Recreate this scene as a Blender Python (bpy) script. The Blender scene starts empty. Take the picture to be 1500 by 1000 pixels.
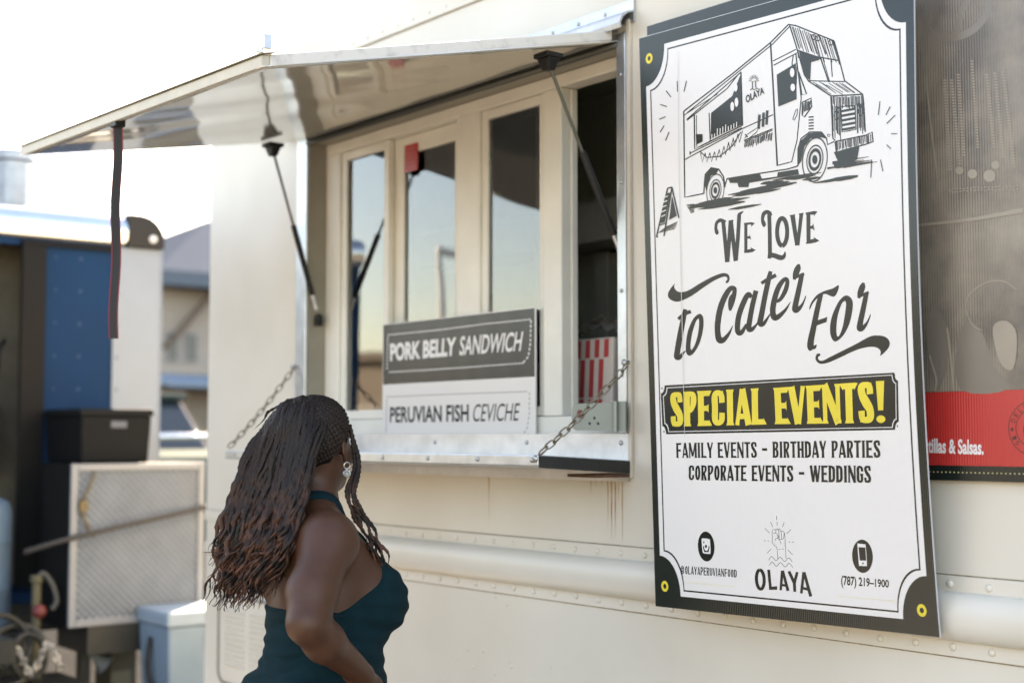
import bpy, bmesh, math, random
import numpy as np
from mathutils import Vector, Matrix
random.seed(7)
rng = np.random.default_rng(7)
PI = math.pi
sc = bpy.context.scene
COL = sc.collection

# ------------------------------------------------------------------ camera
CAM = np.array([0.0, -2.65, 1.55])
YAW, PITCH, FPX = math.radians(38.28301844), math.radians(3.85169222), 2083.0
_f0 = np.array([-math.cos(YAW), math.sin(YAW), 0]); RT = np.array([math.sin(YAW), math.cos(YAW), 0]); _z = np.array([0, 0, 1.0])
FW = _f0 * math.cos(PITCH) + _z * math.sin(PITCH)
UP = -_f0 * math.sin(PITCH) + _z * math.cos(PITCH)
cam = bpy.data.cameras.new('camera'); camo = bpy.data.objects.new('camera', cam); COL.objects.link(camo)
camo.matrix_world = Matrix(((RT[0], UP[0], -FW[0], CAM[0]), (RT[1], UP[1], -FW[1], CAM[1]), (RT[2], UP[2], -FW[2], CAM[2]), (0, 0, 0, 1)))
cam.sensor_width = 36; cam.lens = FPX / 1500 * 36
cam.clip_start = .05; cam.clip_end = 3000
cam.dof.use_dof = True; cam.dof.focus_distance = 3.3; cam.dof.aperture_fstop = 2.1
sc.camera = camo

# ------------------------------------------------------------------ light
SUN_EL, SUN_OFF = math.radians(33), math.radians(5)
_a = np.array([FW[0], FW[1]]); _a /= np.hypot(*_a); _b = RT[:2]
sd = _a * math.cos(SUN_OFF) + _b * math.sin(SUN_OFF)
SUN = Vector((sd[0] * math.cos(SUN_EL), sd[1] * math.cos(SUN_EL), math.sin(SUN_EL)))
w = bpy.data.worlds.new("World"); sc.world = w; w.use_nodes = True
nt = w.node_tree; nt.nodes.clear()
sky = nt.nodes.new('ShaderNodeTexSky'); sky.sky_type = 'NISHITA'; sky.sun_disc = False
sky.sun_elevation = SUN_EL; sky.sun_rotation = math.atan2(SUN.x, SUN.y)
sky.dust_density = 1.0; sky.air_density = 1.0
bg = nt.nodes.new('ShaderNodeBackground'); bg.inputs[1].default_value = .14
ow = nt.nodes.new('ShaderNodeOutputWorld')
nt.links.new(sky.outputs[0], bg.inputs[0]); nt.links.new(bg.outputs[0], ow.inputs[0])
sl = bpy.data.lights.new('sun', 'SUN'); sl.energy = 4.5; sl.angle = math.radians(.5); sl.color = (1, .93, .82)
so = bpy.data.objects.new('sun', sl); COL.objects.link(so); so.rotation_euler = SUN.to_track_quat('Z', 'Y').to_euler()
so.location = (0, 0, 20)
sc.view_settings.view_transform = 'Standard'; sc.view_settings.look = 'None'; sc.view_settings.gamma = 1
sc.view_settings.exposure = 2.52
sc.view_settings.use_white_balance = True; sc.view_settings.white_balance_temperature = 8500; sc.view_settings.white_balance_tint = 16
sc.cycles.max_bounces = 10; sc.cycles.transparent_max_bounces = 12
sc.cycles.use_denoising = True
sc.cycles.caustics_reflective = False; sc.cycles.caustics_refractive = False
sc.cycles.sample_clamp_indirect = 8

# ------------------------------------------------------------------ materials
def nd(t, typ, **kw):
    n = t.nodes.new(typ)
    for k, v in kw.items():
        if k in n.inputs: n.inputs[k].default_value = v
        else: setattr(n, k, v)
    return n
def mat(name, col, rough=.5, metal=0.0, var=.12, scale=9.0, bump=0.0, bscale=60.0, col2=None, spec=.5, coat=0.0, thr=(.35, .7), stretch=None, **kw):
    """principled paint / metal / cloth with a noise mottling and a fine bump"""
    m = bpy.data.materials.new(name); m.use_nodes = True; t = m.node_tree
    p = t.nodes['Principled BSDF']; L = t.links.new
    tc = nd(t, 'ShaderNodeTexCoord'); src = tc.outputs['Object']
    if stretch:
        mp = nd(t, 'ShaderNodeMapping'); mp.inputs['Scale'].default_value = stretch; L(src, mp.inputs[0]); src = mp.outputs[0]
    n = nd(t, 'ShaderNodeTexNoise', Scale=scale, Detail=6.0, Roughness=.6); L(src, n.inputs['Vector'])
    r = nd(t, 'ShaderNodeValToRGB'); L(n.outputs[0], r.inputs[0])
    c2 = col2 or tuple(c * (1 - var) for c in col)
    r.color_ramp.elements[0].position = thr[0]; r.color_ramp.elements[1].position = thr[1]
    r.color_ramp.elements[0].color = (*c2, 1); r.color_ramp.elements[1].color = (*col, 1)
    L(r.outputs[0], p.inputs['Base Color'])
    p.inputs['Roughness'].default_value = rough; p.inputs['Metallic'].default_value = metal
    p.inputs['Specular IOR Level'].default_value = spec
    p.inputs['Coat Weight'].default_value = coat
    rr = nd(t, 'ShaderNodeMapRange'); rr.inputs[3].default_value = max(.02, rough * .8); rr.inputs[4].default_value = min(1, rough * 1.25)
    L(n.outputs[0], rr.inputs[0]); L(rr.outputs[0], p.inputs['Roughness'])
    if bump:
        n2 = nd(t, 'ShaderNodeTexNoise', Scale=bscale, Detail=3.0); L(src, n2.inputs['Vector'])
        b = nd(t, 'ShaderNodeBump', Strength=bump, Distance=.01); L(n2.outputs[0], b.inputs['Height']); L(b.outputs[0], p.inputs['Normal'])
    return m
def pbsdf(m): return m.node_tree.nodes['Principled BSDF']
MT = {}
MT['ink'] = mat('black ink', (.014, .017, .014), .26, var=.2, spec=.6)
MT['yellow_ink'] = mat('yellow ink', (.78, .62, .06), .4)
MT['pale_yellow'] = mat('faded yellow ink', (.72, .68, .42), .4)
MT['red_ink'] = mat('red ink', (.52, .035, .03), .35)
MT['white_ink'] = mat('white ink', (.8, .78, .76), .4)
MT['galv'] = mat('galvanised steel', (.62, .64, .66), .32, .85, scale=14, bump=.12, bscale=8, col2=(.46, .49, .52))
MT['steel'] = mat('zinc steel', (.5, .5, .48), .35, .9)
MT['black'] = mat('black plastic', (.012, .012, .012), .45, spec=.3)
MT['dark_steel'] = mat('dark angle iron', (.03, .032, .03), .45, .3, bump=.2)
MT['frame'] = mat('cream window frame', (.79, .77, .69), .4, var=.12, scale=5)
MT['interior'] = mat('brightened kitchen wall', (.5, .54, .46), .6)
MT['interior_l'] = mat('dull kitchen steel', (.5, .5, .46), .45, .1)
MT['skin'] = mat('dark brown skin', (.078, .030, .0145), .46, var=.18, scale=30, bump=.12, bscale=420, spec=.4)
pbsdf(MT['skin']).inputs['Subsurface Weight'].default_value = .08
pbsdf(MT['skin']).inputs['Subsurface Radius'].default_value = (.012, .004, .002)
MT['hair'] = mat('dark braids', (.020, .0105, .0065), .55, scale=7, col2=(.0075, .005, .004), spec=.3)
MT['teal'] = mat('dark teal jersey', (.0034, .027, .036), .85, var=.3, scale=24, bump=.5, bscale=900, spec=.12)
MT['jeans'] = mat('dark denim', (.012, .018, .035), .8, var=.3, scale=60, bump=.2, bscale=500)
MT['blue'] = mat('blue trailer paint', (.007, .036, .092), .65, var=.15, scale=3, spec=.1)
MT['alu'] = mat('polished aluminium', (.78, .79, .8), .2, .9, scale=4, bump=.06, bscale=10, col2=(.62, .64, .66))
MT['rubber'] = mat('rubber', (.02, .02, .02), .7)

# corrugated plastic boards: white sheet with fine upright flutes
def corrugated(name, col, rough=.3, pitch=.0052, strength=.25, axis='X', colvar=.04):
    m = mat(name, col, rough, var=colvar, scale=3, spec=.6); t = m.node_tree; L = t.links.new; p = pbsdf(m)
    [L_ for L_ in [t.links.remove(l) for l in list(p.inputs['Roughness'].links)]]; p.inputs['Roughness'].default_value = rough
    tc = nd(t, 'ShaderNodeTexCoord'); wv = nd(t, 'ShaderNodeTexWave', Scale=2 * PI / pitch / 20, Distortion=.12, Detail=1.0)
    wv.bands_direction = axis; L(tc.outputs['Object'], wv.inputs['Vector'])
    b = nd(t, 'ShaderNodeBump', Strength=strength, Distance=.0009); L(wv.outputs[1], b.inputs['Height']); L(b.outputs[0], p.inputs['Normal'])
    return m
MT['board'] = corrugated('white corrugated sheet', (.72, .70, .68), .28, colvar=.012)
MT['board_black'] = corrugated('black printed corrugated sheet', (.012, .018, .015), .22)

# truck paint: old white enamel with grime, scuffs and rust runs
def truck_paint():
    m = bpy.data.materials.new('old white enamel'); m.use_nodes = True; t = m.node_tree; p = pbsdf(m); L = t.links.new
    tc = nd(t, 'ShaderNodeTexCoord'); o = tc.outputs['Object']
    n1 = nd(t, 'ShaderNodeTexNoise', Scale=1.3, Detail=5.0); L(o, n1.inputs['Vector'])
    r1 = nd(t, 'ShaderNodeValToRGB'); L(n1.outputs[0], r1.inputs[0])
    r1.color_ramp.elements[0].position = .3; r1.color_ramp.elements[0].color = (.60, .55, .455, 1)
    r1.color_ramp.elements[1].position = .65; r1.color_ramp.elements[1].color = (.69, .65, .565, 1)
    # thin dirt scuffs, drawn out sideways
    mp = nd(t, 'ShaderNodeMapping'); mp.inputs['Scale'].default_value = (2.2, 9, 26); L(o, mp.inputs[0])
    n2 = nd(t, 'ShaderNodeTexNoise', Scale=1.6, Detail=8.0, Roughness=.7); L(mp.outputs[0], n2.inputs['Vector'])
    r2 = nd(t, 'ShaderNodeValToRGB'); L(n2.outputs[0], r2.inputs[0]); r2.color_ramp.elements[0].position = .66; r2.color_ramp.elements[1].position = .74
    n2b = nd(t, 'ShaderNodeTexNoise', Scale=1.1, Detail=2.0); L(o, n2b.inputs['Vector'])
    r2b = nd(t, 'ShaderNodeValToRGB'); L(n2b.outputs[0], r2b.inputs[0]); r2b.color_ramp.elements[0].position = .5; r2b.color_ramp.elements[1].position = .62
    mu = nd(t, 'ShaderNodeMath', operation='MULTIPLY'); L(r2.outputs[0], mu.inputs[0]); L(r2b.outputs[0], mu.inputs[1])
    mu2 = nd(t, 'ShaderNodeMath', operation='MULTIPLY'); L(mu.outputs[0], mu2.inputs[0]); mu2.inputs[1].default_value = .85
    mx = nd(t, 'ShaderNodeMixRGB'); L(mu2.outputs[0], mx.inputs[0]); L(r1.outputs[0], mx.inputs[1]); mx.inputs[2].default_value = (.28, .25, .22, 1)
    # small specks
    vo = nd(t, 'ShaderNodeTexVoronoi', Scale=17.0); L(o, vo.inputs['Vector'])
    rv = nd(t, 'ShaderNodeValToRGB'); L(vo.outputs[0], rv.inputs[0]); rv.color_ramp.elements[0].position = .035; rv.color_ramp.elements[0].color = (.55, .55, .55, 1)
    rv.color_ramp.elements[1].position = .07; rv.color_ramp.elements[1].color = (0, 0, 0, 1)
    mv = nd(t, 'ShaderNodeMath', operation='MULTIPLY'); L(rv.outputs[0], mv.inputs[0]); L(r2b.outputs[0], mv.inputs[1])
    mx2 = nd(t, 'ShaderNodeMixRGB'); L(mv.outputs[0], mx2.inputs[0]); L(mx.outputs[0], mx2.inputs[1]); mx2.inputs[2].default_value = (.3, .2, .12, 1)
    L(mx2.outputs[0], p.inputs['Base Color'])
    n3 = nd(t, 'ShaderNodeTexNoise', Scale=2.2, Detail=2.0); L(o, n3.inputs['Vector'])
    b = nd(t, 'ShaderNodeBump', Strength=.55, Distance=.014); L(n3.outputs[0], b.inputs['Height']); L(b.outputs[0], p.inputs['Normal'])
    p.inputs['Roughness'].default_value = .34
    return m
MT['truck'] = truck_paint()
# awning underside: glossy sheet metal, slightly dented
m = mat('glossy awning sheet', (.76, .76, .72), .07, .55, var=.1, scale=3); MT['awning'] = m
t = m.node_tree; tc = nd(t, 'ShaderNodeTexCoord'); mp = nd(t, 'ShaderNodeMapping'); mp.inputs['Scale'].default_value = (1.5, 1.2, 1)
t.links.new(tc.outputs['Object'], mp.inputs[0]); n = nd(t, 'ShaderNodeTexNoise', Scale=1.6, Detail=.6); t.links.new(mp.outputs[0], n.inputs['Vector'])
b = nd(t, 'ShaderNodeBump', Strength=.35, Distance=.03); t.links.new(n.outputs[0], b.inputs['Height']); t.links.new(b.outputs[0], pbsdf(m).inputs['Normal'])
# rust streaks
MT['rust'] = mat('rust runs', (.42, .22, .07), .7, col2=(.6, .48, .3), scale=30)
# window glass
m = bpy.data.materials.new('window glass'); m.use_nodes = True; p = pbsdf(m)
p.inputs['Base Color'].default_value = (.95, .98, .97, 1); p.inputs['Roughness'].default_value = 0.0; p.inputs['Transmission Weight'].default_value = 1; p.inputs['IOR'].default_value = 1.7
t = m.node_tree; tc = nd(t, 'ShaderNodeTexCoord'); n = nd(t, 'ShaderNodeTexNoise', Scale=3.0, Detail=1.0); t.links.new(tc.outputs['Object'], n.inputs['Vector'])
b = nd(t, 'ShaderNodeBump', Strength=.05, Distance=.01); t.links.new(n.outputs[0], b.inputs['Height']); t.links.new(b.outputs[0], p.inputs['Normal'])
MT['glass'] = m
# diamond plate
m = mat('aluminium tread plate', (.165, .19, .22), .45, .3, scale=6, col2=(.125, .145, .17)); MT['tread'] = m
t = m.node_tree; L = t.links.new; tc = nd(t, 'ShaderNodeTexCoord'); mp = nd(t, 'ShaderNodeMapping'); mp.inputs['Rotation'].default_value = (math.radians(45), 0, 0); L(tc.outputs['Object'], mp.inputs[0])
ck = nd(t, 'ShaderNodeTexVoronoi', Scale=38.0, Randomness=0.0); L(mp.outputs[0], ck.inputs['Vector'])
b = nd(t, 'ShaderNodeBump', Strength=1.0, Distance=.015); b.invert = True; L(ck.outputs[0], b.inputs['Height']); L(b.outputs[0], pbsdf(m).inputs['Normal'])
# asphalt
MT['asphalt'] = mat('asphalt', (.05, .05, .048), .95, var=.3, scale=1.2, bump=.5, bscale=180, spec=0)
MT['concrete'] = mat('tan bounce concrete', (.37, .325, .262), .9, var=.25, scale=1.2, bump=.5, bscale=180)  # tan chosen for the warm light it bounces up

# ------------------------------------------------------------------ mesh helpers
class MB:
    def __init__(s): s.v = []; s.f = []
    def add(s, vs, fs):
        o = len(s.v); s.v += [tuple(map(float, x)) for x in vs]; s.f += [tuple(i + o for i in q) for q in fs]; return s
    def box(s, x0, x1, y0, y1, z0, z1):
        return s.add([(x0, y0, z0), (x1, y0, z0), (x1, y1, z0), (x0, y1, z0), (x0, y0, z1), (x1, y0, z1), (x1, y1, z1), (x0, y1, z1)],
                     [(0, 3, 2, 1), (4, 5, 6, 7), (0, 1, 5, 4), (1, 2, 6, 5), (2, 3, 7, 6), (3, 0, 4, 7)])
    def hexa(s, b, tp):   # 4 bottom pts (ccw from above), 4 top pts
        return s.add(list(b) + list(tp), [(0, 3, 2, 1), (4, 5, 6, 7), (0, 1, 5, 4), (1, 2, 6, 5), (2, 3, 7, 6), (3, 0, 4, 7)])
    def tube(s, pts, r, n=8, caps=True):
        pts = np.asarray(pts, float); m = len(pts); r = np.broadcast_to(np.asarray(r, float), (m,))
        tg = np.gradient(pts, axis=0); tg /= np.linalg.norm(tg, axis=1)[:, None] + 1e-12
        u = np.cross(tg[0], [0, 0, 1.0]);
        if np.linalg.norm(u) < .1: u = np.cross(tg[0], [1.0, 0, 0])
        u /= np.linalg.norm(u); an = np.arange(n) * 2 * PI / n; vs = []
        for i in range(m):
            u = u - tg[i] * (u @ tg[i]); u /= np.linalg.norm(u) + 1e-12; q = np.cross(tg[i], u)
            vs.append(pts[i] + r[i] * (np.cos(an)[:, None] * u + np.sin(an)[:, None] * q))
        fs = [(i * n + k, i * n + (k + 1) % n, (i + 1) * n + (k + 1) % n, (i + 1) * n + k) for i in range(m - 1) for k in range(n)]
        if caps: fs += [tuple(range(n - 1, -1, -1)), tuple((m - 1) * n + k for k in range(n))]
        return s.add(np.concatenate(vs), fs)
    def bar(s, a, b, r, n=10): return s.tube([a, b], r, n)
    def ring(s, c, R, r, ax, n=20, k=8):   # torus
        ax = Vector(ax).normalized(); u = ax.orthogonal().normalized(); v = ax.cross(u); c = Vector(c); vs = []
        for i in range(n):
            d = u * math.cos(2 * PI * i / n) + v * math.sin(2 * PI * i / n)
            for j in range(k): vs.append(c + d * (R + r * math.cos(2 * PI * j / k)) + ax * r * math.sin(2 * PI * j / k))
        return s.add(vs, [(i * k + j, ((i + 1) % n) * k + j, ((i + 1) % n) * k + (j + 1) % k, i * k + (j + 1) % k) for i in range(n) for j in range(k)])
    def prism(s, poly, ext):   # planar 3d polygon pushed by a vector
        n = len(poly); e = np.asarray(ext, float); P = [np.asarray(p, float) for p in poly]
        return s.add(P + [p + e for p in P], [tuple(range(n - 1, -1, -1)), tuple(range(n, 2 * n))] + [(i, (i + 1) % n, n + (i + 1) % n, n + i) for i in range(n)])
    def lathe(s, c, prof, ax=(0, 0, 1), n=20):   # prof: (radius, offset along axis)
        ax = Vector(ax).normalized(); u = ax.orthogonal().normalized(); v = ax.cross(u); c = Vector(c); vs = []
        for r, h in prof:
            for i in range(n): vs.append(c + ax * h + (u * math.cos(2 * PI * i / n) + v * math.sin(2 * PI * i / n)) * max(r, 1e-5))
        m = len(prof)
        return s.add(vs, [(i * n + k, i * n + (k + 1) % n, (i + 1) * n + (k + 1) % n, (i + 1) * n + k) for i in range(m - 1) for k in range(n)] + [tuple(range(n - 1, -1, -1)), tuple((m - 1) * n + k for k in range(n))])
    def grid(s, P):   # P[i][j] -> 3d
        P = np.asarray(P, float); a, b = P.shape[:2]
        return s.add(P.reshape(-1, 3), [(i * b + j, (i + 1) * b + j, (i + 1) * b + j + 1, i * b + j + 1) for i in range(a - 1) for j in range(b - 1)])
    def build(s, name, m, parent=None, smooth=False, bev=0.0, segs=2):
        me = bpy.data.meshes.new(name); off = OFF.get(parent.name, (0, 0, 0)) if parent else (0, 0, 0)
        me.from_pydata([(x - off[0], y - off[1], z - off[2]) for x, y, z in s.v], [], s.f); me.validate(); me.update()
        bm = bmesh.new(); bm.from_mesh(me); bmesh.ops.recalc_face_normals(bm, faces=bm.faces); bm.to_mesh(me); bm.free()
        me.materials.append(MT[m] if isinstance(m, str) else m)
        o = bpy.data.objects.new(name, me); COL.objects.link(o)
        if parent: o.parent = parent
        OFF[o.name] = off
        if smooth:
            for p in me.polygons: p.use_smooth = True
            if smooth == 'auto':
                md = o.modifiers.new('n', 'EDGE_SPLIT'); md.split_angle = math.radians(35)
        if bev:
            b_ = o.modifiers.new('b', 'BEVEL'); b_.width = bev; b_.segments = segs; b_.limit_method = 'ANGLE'; b_.harden_normals = False
        return o
OFF = {}
def thing(name, label, cat, loc, group=None):
    o = bpy.data.objects.new(name, None); COL.objects.link(o); o.location = loc; o.empty_display_size = .1
    OFF[o.name] = tuple(loc); return tag(o, label, cat, group)
def tag(o, label, cat, group=None):
    o['label'] = label; o['category'] = cat
    if group: o['group'] = group
    return o
def struct(o): o['kind'] = 'structure'; return o
def spline(pts, n=8):   # catmull-rom through points of any dimension
    P = np.asarray(pts, float); P = np.vstack([2 * P[0] - P[1], P, 2 * P[-1] - P[-2]]); out = []
    for i in range(1, len(P) - 2):
        for k in range(n):
            t_ = k / n; a, b, c, d = P[i - 1:i + 3]
            out.append(.5 * (2 * b + (c - a) * t_ + (2 * a - 5 * b + 4 * c - d) * t_ ** 2 + (3 * b - a - 3 * c + d) * t_ ** 3))
    out.append(P[-2]); return np.array(out)
# ------------------------------------------------------------------ ground
MB().grid([[(-260 + 20 * i, -120 + 20 * j, 0) for j in range(18)] for i in range(22)]).build('ground', 'asphalt')['kind'] = 'structure'

MB().grid([[(-5.9 + 2 * i, -14 + 2 * j, .004) for j in range(8)] for i in range(11)]).build('bounce_apron', 'concrete')['kind'] = 'structure'  # unseen pad, added to bounce warm light onto the van side
# ------------------------------------------------------------------ the food truck
XR, XF = -5.38, 1.6
truck = thing('food_truck', 'old white step van with raised awning over its serving windows', 'food truck', (-2, 1.1, 0))
OX0, OX1, OZ0, OZ1 = -4.572, -2.876, 1.553, 2.645
b = MB()
for X0, X1, Z0, Z1 in ((XR, OX0, .45, 2.921), (OX1, XF, .45, 2.921), (OX0, OX1, .45, OZ0), (OX0, OX1, OZ1, 2.921)):
    b.box(X0, X1, 0, .04, Z0, Z1)
side = b.build('side_wall', 'truck', truck)
MB().box(XR, XR + .04, .0401, 2.16, .45, 2.921).box(XF - .04, XF, .0401, 2.16, .45, 2.921).box(XR, XF, 2.1605, 2.2, .45, 2.921).box(XR + .041, XF - .041, .041, 2.16, .45, .5).build('body_shell', 'truck', truck)
prof = [(0, 2.9215), (-.004, 2.945), (-.004, 3.022), (.0, 3.036), (.01, 3.047), (.03, 3.056), (.1, 3.064), (1.1, 3.1), (2.1, 3.064), (2.17, 3.056), (2.19, 3.047), (2.2, 3.036), (2.204, 3.022), (2.204, 2.945), (2.2, 2.9215)]
MB().prism([(XR, y, z) for y, z in prof], (XF - XR, 0, 0)).build('roof', 'truck', truck)
# roof seam strip, upper and lower belt strips, half-round rub rail
MB().box(XR, XF, -.0075, -.0005, 2.925, 2.965).build('roof_seam', 'truck', truck, bev=.002)
b = MB()
b.box(XR, XF, -.006, -.0005, 1.0835, 1.1245).box(XR, XF, -.006, -.0005, 1.2135, 1.2545)
b.build('belt_strip', 'truck', truck, bev=.0015)
n = 12
pr = [(-.0062 - .036 * math.sin(PI * k / n) ** .8, 1.169 - .052 * math.cos(PI * k / n)) for k in range(n + 1)]
MB().prism([(XR + .16, y, z) for y, z in pr], (XF - XR - .164, 0, 0)).build('rub_rail', 'truck', truck, smooth='auto')
b = MB()
def rivet(b, x, z, y=-.006, r=.0085, h=.005):
    b.lathe((x, y, z), [(r, 0), (r * .92, h * .5), (r * .6, h * .9), (.0005, h)], (0, -1, 0), 10)
x = XR + .05
while x < XF - .05:
    rivet(b, x, 1.236 + rng.normal(0, .001)); rivet(b, x + .004, 1.103 + rng.normal(0, .001))
    rivet(b, x + .03, 2.947, -.0075, .005, .003); x += .0945
for x_, z_ in ((-3.64, .86), (-3.55, .845), (-3.44, .84), (-3.36, .79), (-3.27, .80), (-3.2, .79), (-3.36, .87), (-3.05, .80), (-3.7, .79), (-3.5, .9)):
    rivet(b, x_, z_, 0, .006, .003)
b.build('rivets', 'truck', truck, smooth=True)
# fine dark seam lines above and below the belt
MB().box(XR, XF, -.0012, -.0002, 1.2548, 1.2575).box(XR, XF, -.0012, -.0002, 1.0803, 1.0832).box(XR, XF, -.0012, -.0002, 2.9215, 2.9245).build('seam_sealant', mat('grimy sealant', (.16, .12, .08), .8, var=.5, scale=40, col2=(.4, .33, .22)), truck)
# rust runs below the shelf's right end and at the drip points
b = MB()
for x_, z0, ln, wd in [(-2.93, 1.465, .17, .004), (-2.915, 1.465, .2, .006), (-2.90, 1.462, .19, .005), (-2.872, 1.462, .2, .005), (-3.0, 1.47, .08, .004), (-2.98, 1.466, .06, .003), (-2.955, 1.463, .05, .005), (-3.47, 1.47, .19, .004), (-2.85, 1.7, .12, .004), (-2.846, 1.53, .1, .004), (-3.48, 1.47, .05, .008), (-2.887, 1.465, .1, .003)]:
    k = 8; L_ = [(x_ - wd * 1.5 * (1 - i / k) * (.5 + .2 * math.sin(i * 2 + x_ * 50)), -.0008, z0 - ln * i / k) for i in range(k + 1)]
    R_ = [(x_ + wd * 1.5 * (1 - i / k) * (.5 + .2 * math.sin(i * 3 + x_ * 90)), -.0008, z0 - ln * i / k) for i in range(k + 1)]
    b.grid([L_, R_])
b.build('rust_runs', mat('rust drip', (.33, .13, .03), .7, col2=(.55, .42, .25), scale=22), truck)
# kitchen inside; pale back wall set forward to brighten the open bay
b = MB()
b.box(XR + .095, -1.205, .95, 1.0, .5, 2.855).box(XR + .045, XR + .09, .045, 1.9, .5, 2.9).box(-1.2, -1.15, .045, 1.9, .5, 2.9).box(XR + .05, XF - .05, .045, 1.9, 2.86, 2.9)
b.build('kitchen_lining', 'interior', truck)
b = MB().box(-4.55, -2.5, .16, .62, 1.5, 1.55); b.box(-4.9, -1.6, .72, .949, 2.25, 2.4).box(-3.98, -3.9, .88, .949, 1.0, 2.24).box(-2.62, -2.55, .6, .68, .6, 2.6)
b.box(-3.5, -3.42, .88, .949, 1.0, 2.24)
b.build('kitchen_counter', 'interior_l', truck, bev=.005)
# wheels under the body
for wx in (-4.2, .5):
    for wy in (.18, 2.02):
        wh = MB().lathe((wx, wy - .11, .38), [(.2, 0), (.33, 0), (.375, .03), (.38, .11), (.375, .19), (.33, .22), (.2, .22)], (0, 1, 0), 28).build('wheel', 'rubber', truck, smooth='auto')
        MB().lathe((wx, wy - .08, .38), [(.199, 0), (.17, .03), (.06, .04), (.05, -.01), (.001, -.015)] if wy < 1 else [(.199, .16), (.1, .17), (.001, .18)], (0, 1, 0), 24).build('rim', 'steel', wh, smooth='auto')
MB().box(-5.2, 1.4, .35, 1.85, .3, .449).build('chassis', 'black', truck)
# ---- window unit
MB().box(-4.5718, -4.566, -.002, .085, OZ0, OZ1).box(OX1 + .0002, OX1 + .006, -.002, .085, OZ0, OZ1).box(-4.566, OX1, .0, .085, OZ1 - .006, OZ1 - .0005).build('window_recess', mat('dull recess trim', (.30, .28, .23), .5), truck)
b = MB(); FY0, FY1 = .068, .13
b.box(-4.566, -2.876 + .0, FY0, FY1, 1.5531, 1.612).box(-4.566, -2.876, FY0, FY1, 2.598, 2.638)
for X0, X1 in ((-4.566, -4.47), (-3.735, -3.615), (-2.96, -2.8765)): b.box(X0, X1, FY0, FY1, 1.612, 2.598)
wf = b.build('window_frame', 'frame', truck, bev=.004)
def sash(x0, x1, y, st=.032):
    z0, z1 = 1.614, 2.596; bb = MB()
    bb.box(x0, x0 + st, y, y + .024, z0, z1).box(x1 - st, x1, y, y + .024, z0, z1).box(x0 + st, x1 - st, y, y + .024, z0, z0 + st).box(x0 + st, x1 - st, y, y + .024, z1 - st, z1)
    s_ = bb.build('sash', 'frame', wf, bev=.003)
    return s_
def pane(x0, x1, y, st=.032):
    MB().box(x0 + st - .003, x1 - st + .003, y + .0105, y + .0145, 1.614 + st - .003, 2.596 - st + .003).build('pane', 'glass', wf)
SA = [(-4.468, -4.155, .078), (-4.16, -3.737, .104), (-3.613, -3.292, .078), (-3.37, -3.2, .104)]
for i, (x0, x1, y) in enumerate(SA):
    sash(x0, x1, y, (.032, .06, .03, .03)[i]); pane(x0, x1, y, (.032, .06, .03, .03)[i])
# sliding track stop of the open half and the meeting stile
MB().box(-3.29, -3.205, .066, .1035, 1.6125, 2.5975).build('meeting_stile', 'frame', wf, bev=.004)
# red notice stuck on the second pane
MB().box(-4.09, -4.01, .100, .1015, 2.47, 2.565).build('window_notice', 'red_ink', wf)
b = MB()
for k in range(5): b.box(-4.082 + .004 * (k % 2), -4.02 - .006 * (k % 3), .0985, .0992, 2.482 + k * .016, 2.488 + k * .016)
b.build('notice_print', mat('faded print', (.45, .12, .12), .5), wf)
# trims around the opening
MB().box(-4.645, -4.573, -.012, -.0005, 1.5605, 2.655).build('left_trim', 'galv', truck, bev=.003)
jr = MB().box(OX1 + .001, -2.838, -.013, -.0005, 1.5605, 2.668).build('right_trim', 'galv', truck, bev=.003)
MB().box(-2.836, -2.822, -.012, -.0005, 1.44, 2.7).build('right_trim', mat('cream bead', (.62, .56, .46), .5), truck, bev=.002)
for z_ in (1.72, 1.95, 2.25, 2.55): MB().lathe((-2.857, -.013, z_), [(.006, 0), (.005, .003), (.001, .004)], (0, -1, 0), 10).build('screw', 'steel', jr, smooth=True)
# galvanised flashing below the sill
fls = MB().box(-4.6, -2.84, -.006, -.0005, 1.43, 1.5598).box(-4.6, -2.84, -.0061, .068, 1.5485, 1.5528).build('sill_flashing', 'galv', truck)
for x_ in (-4.25, -3.75, -3.28, -2.87): MB().lathe((x_, -.006, 1.535), [(.007, 0), (.006, .003), (.001, .004)], (0, -1, 0), 10).build('screw', 'steel', fls, smooth=True)
# gutter above the awning hinge
b = MB().box(-4.72, -2.808, -.008, -.0005, 2.69, 2.752)
pr = [(-.008, 2.722), (-.03, 2.716), (-.052, 2.70), (-.062, 2.678), (-.058, 2.664), (-.053, 2.666), (-.056, 2.678), (-.047, 2.696), (-.028, 2.711), (-.008, 2.7165)]
b.prism([(-4.72, y, z) for y, z in pr], (1.912, 0, 0))
b.build('gutter', 'galv', truck, smooth='auto')
b = MB()
for x_ in np.arange(-4.65, -2.85, .115): b.lathe((x_, -.008, 2.735), [(.006, 0), (.005, .003), (.001, .004)], (0, -1, 0), 8)
b.build('gutter_rivets', 'steel', truck, smooth=True)
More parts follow.
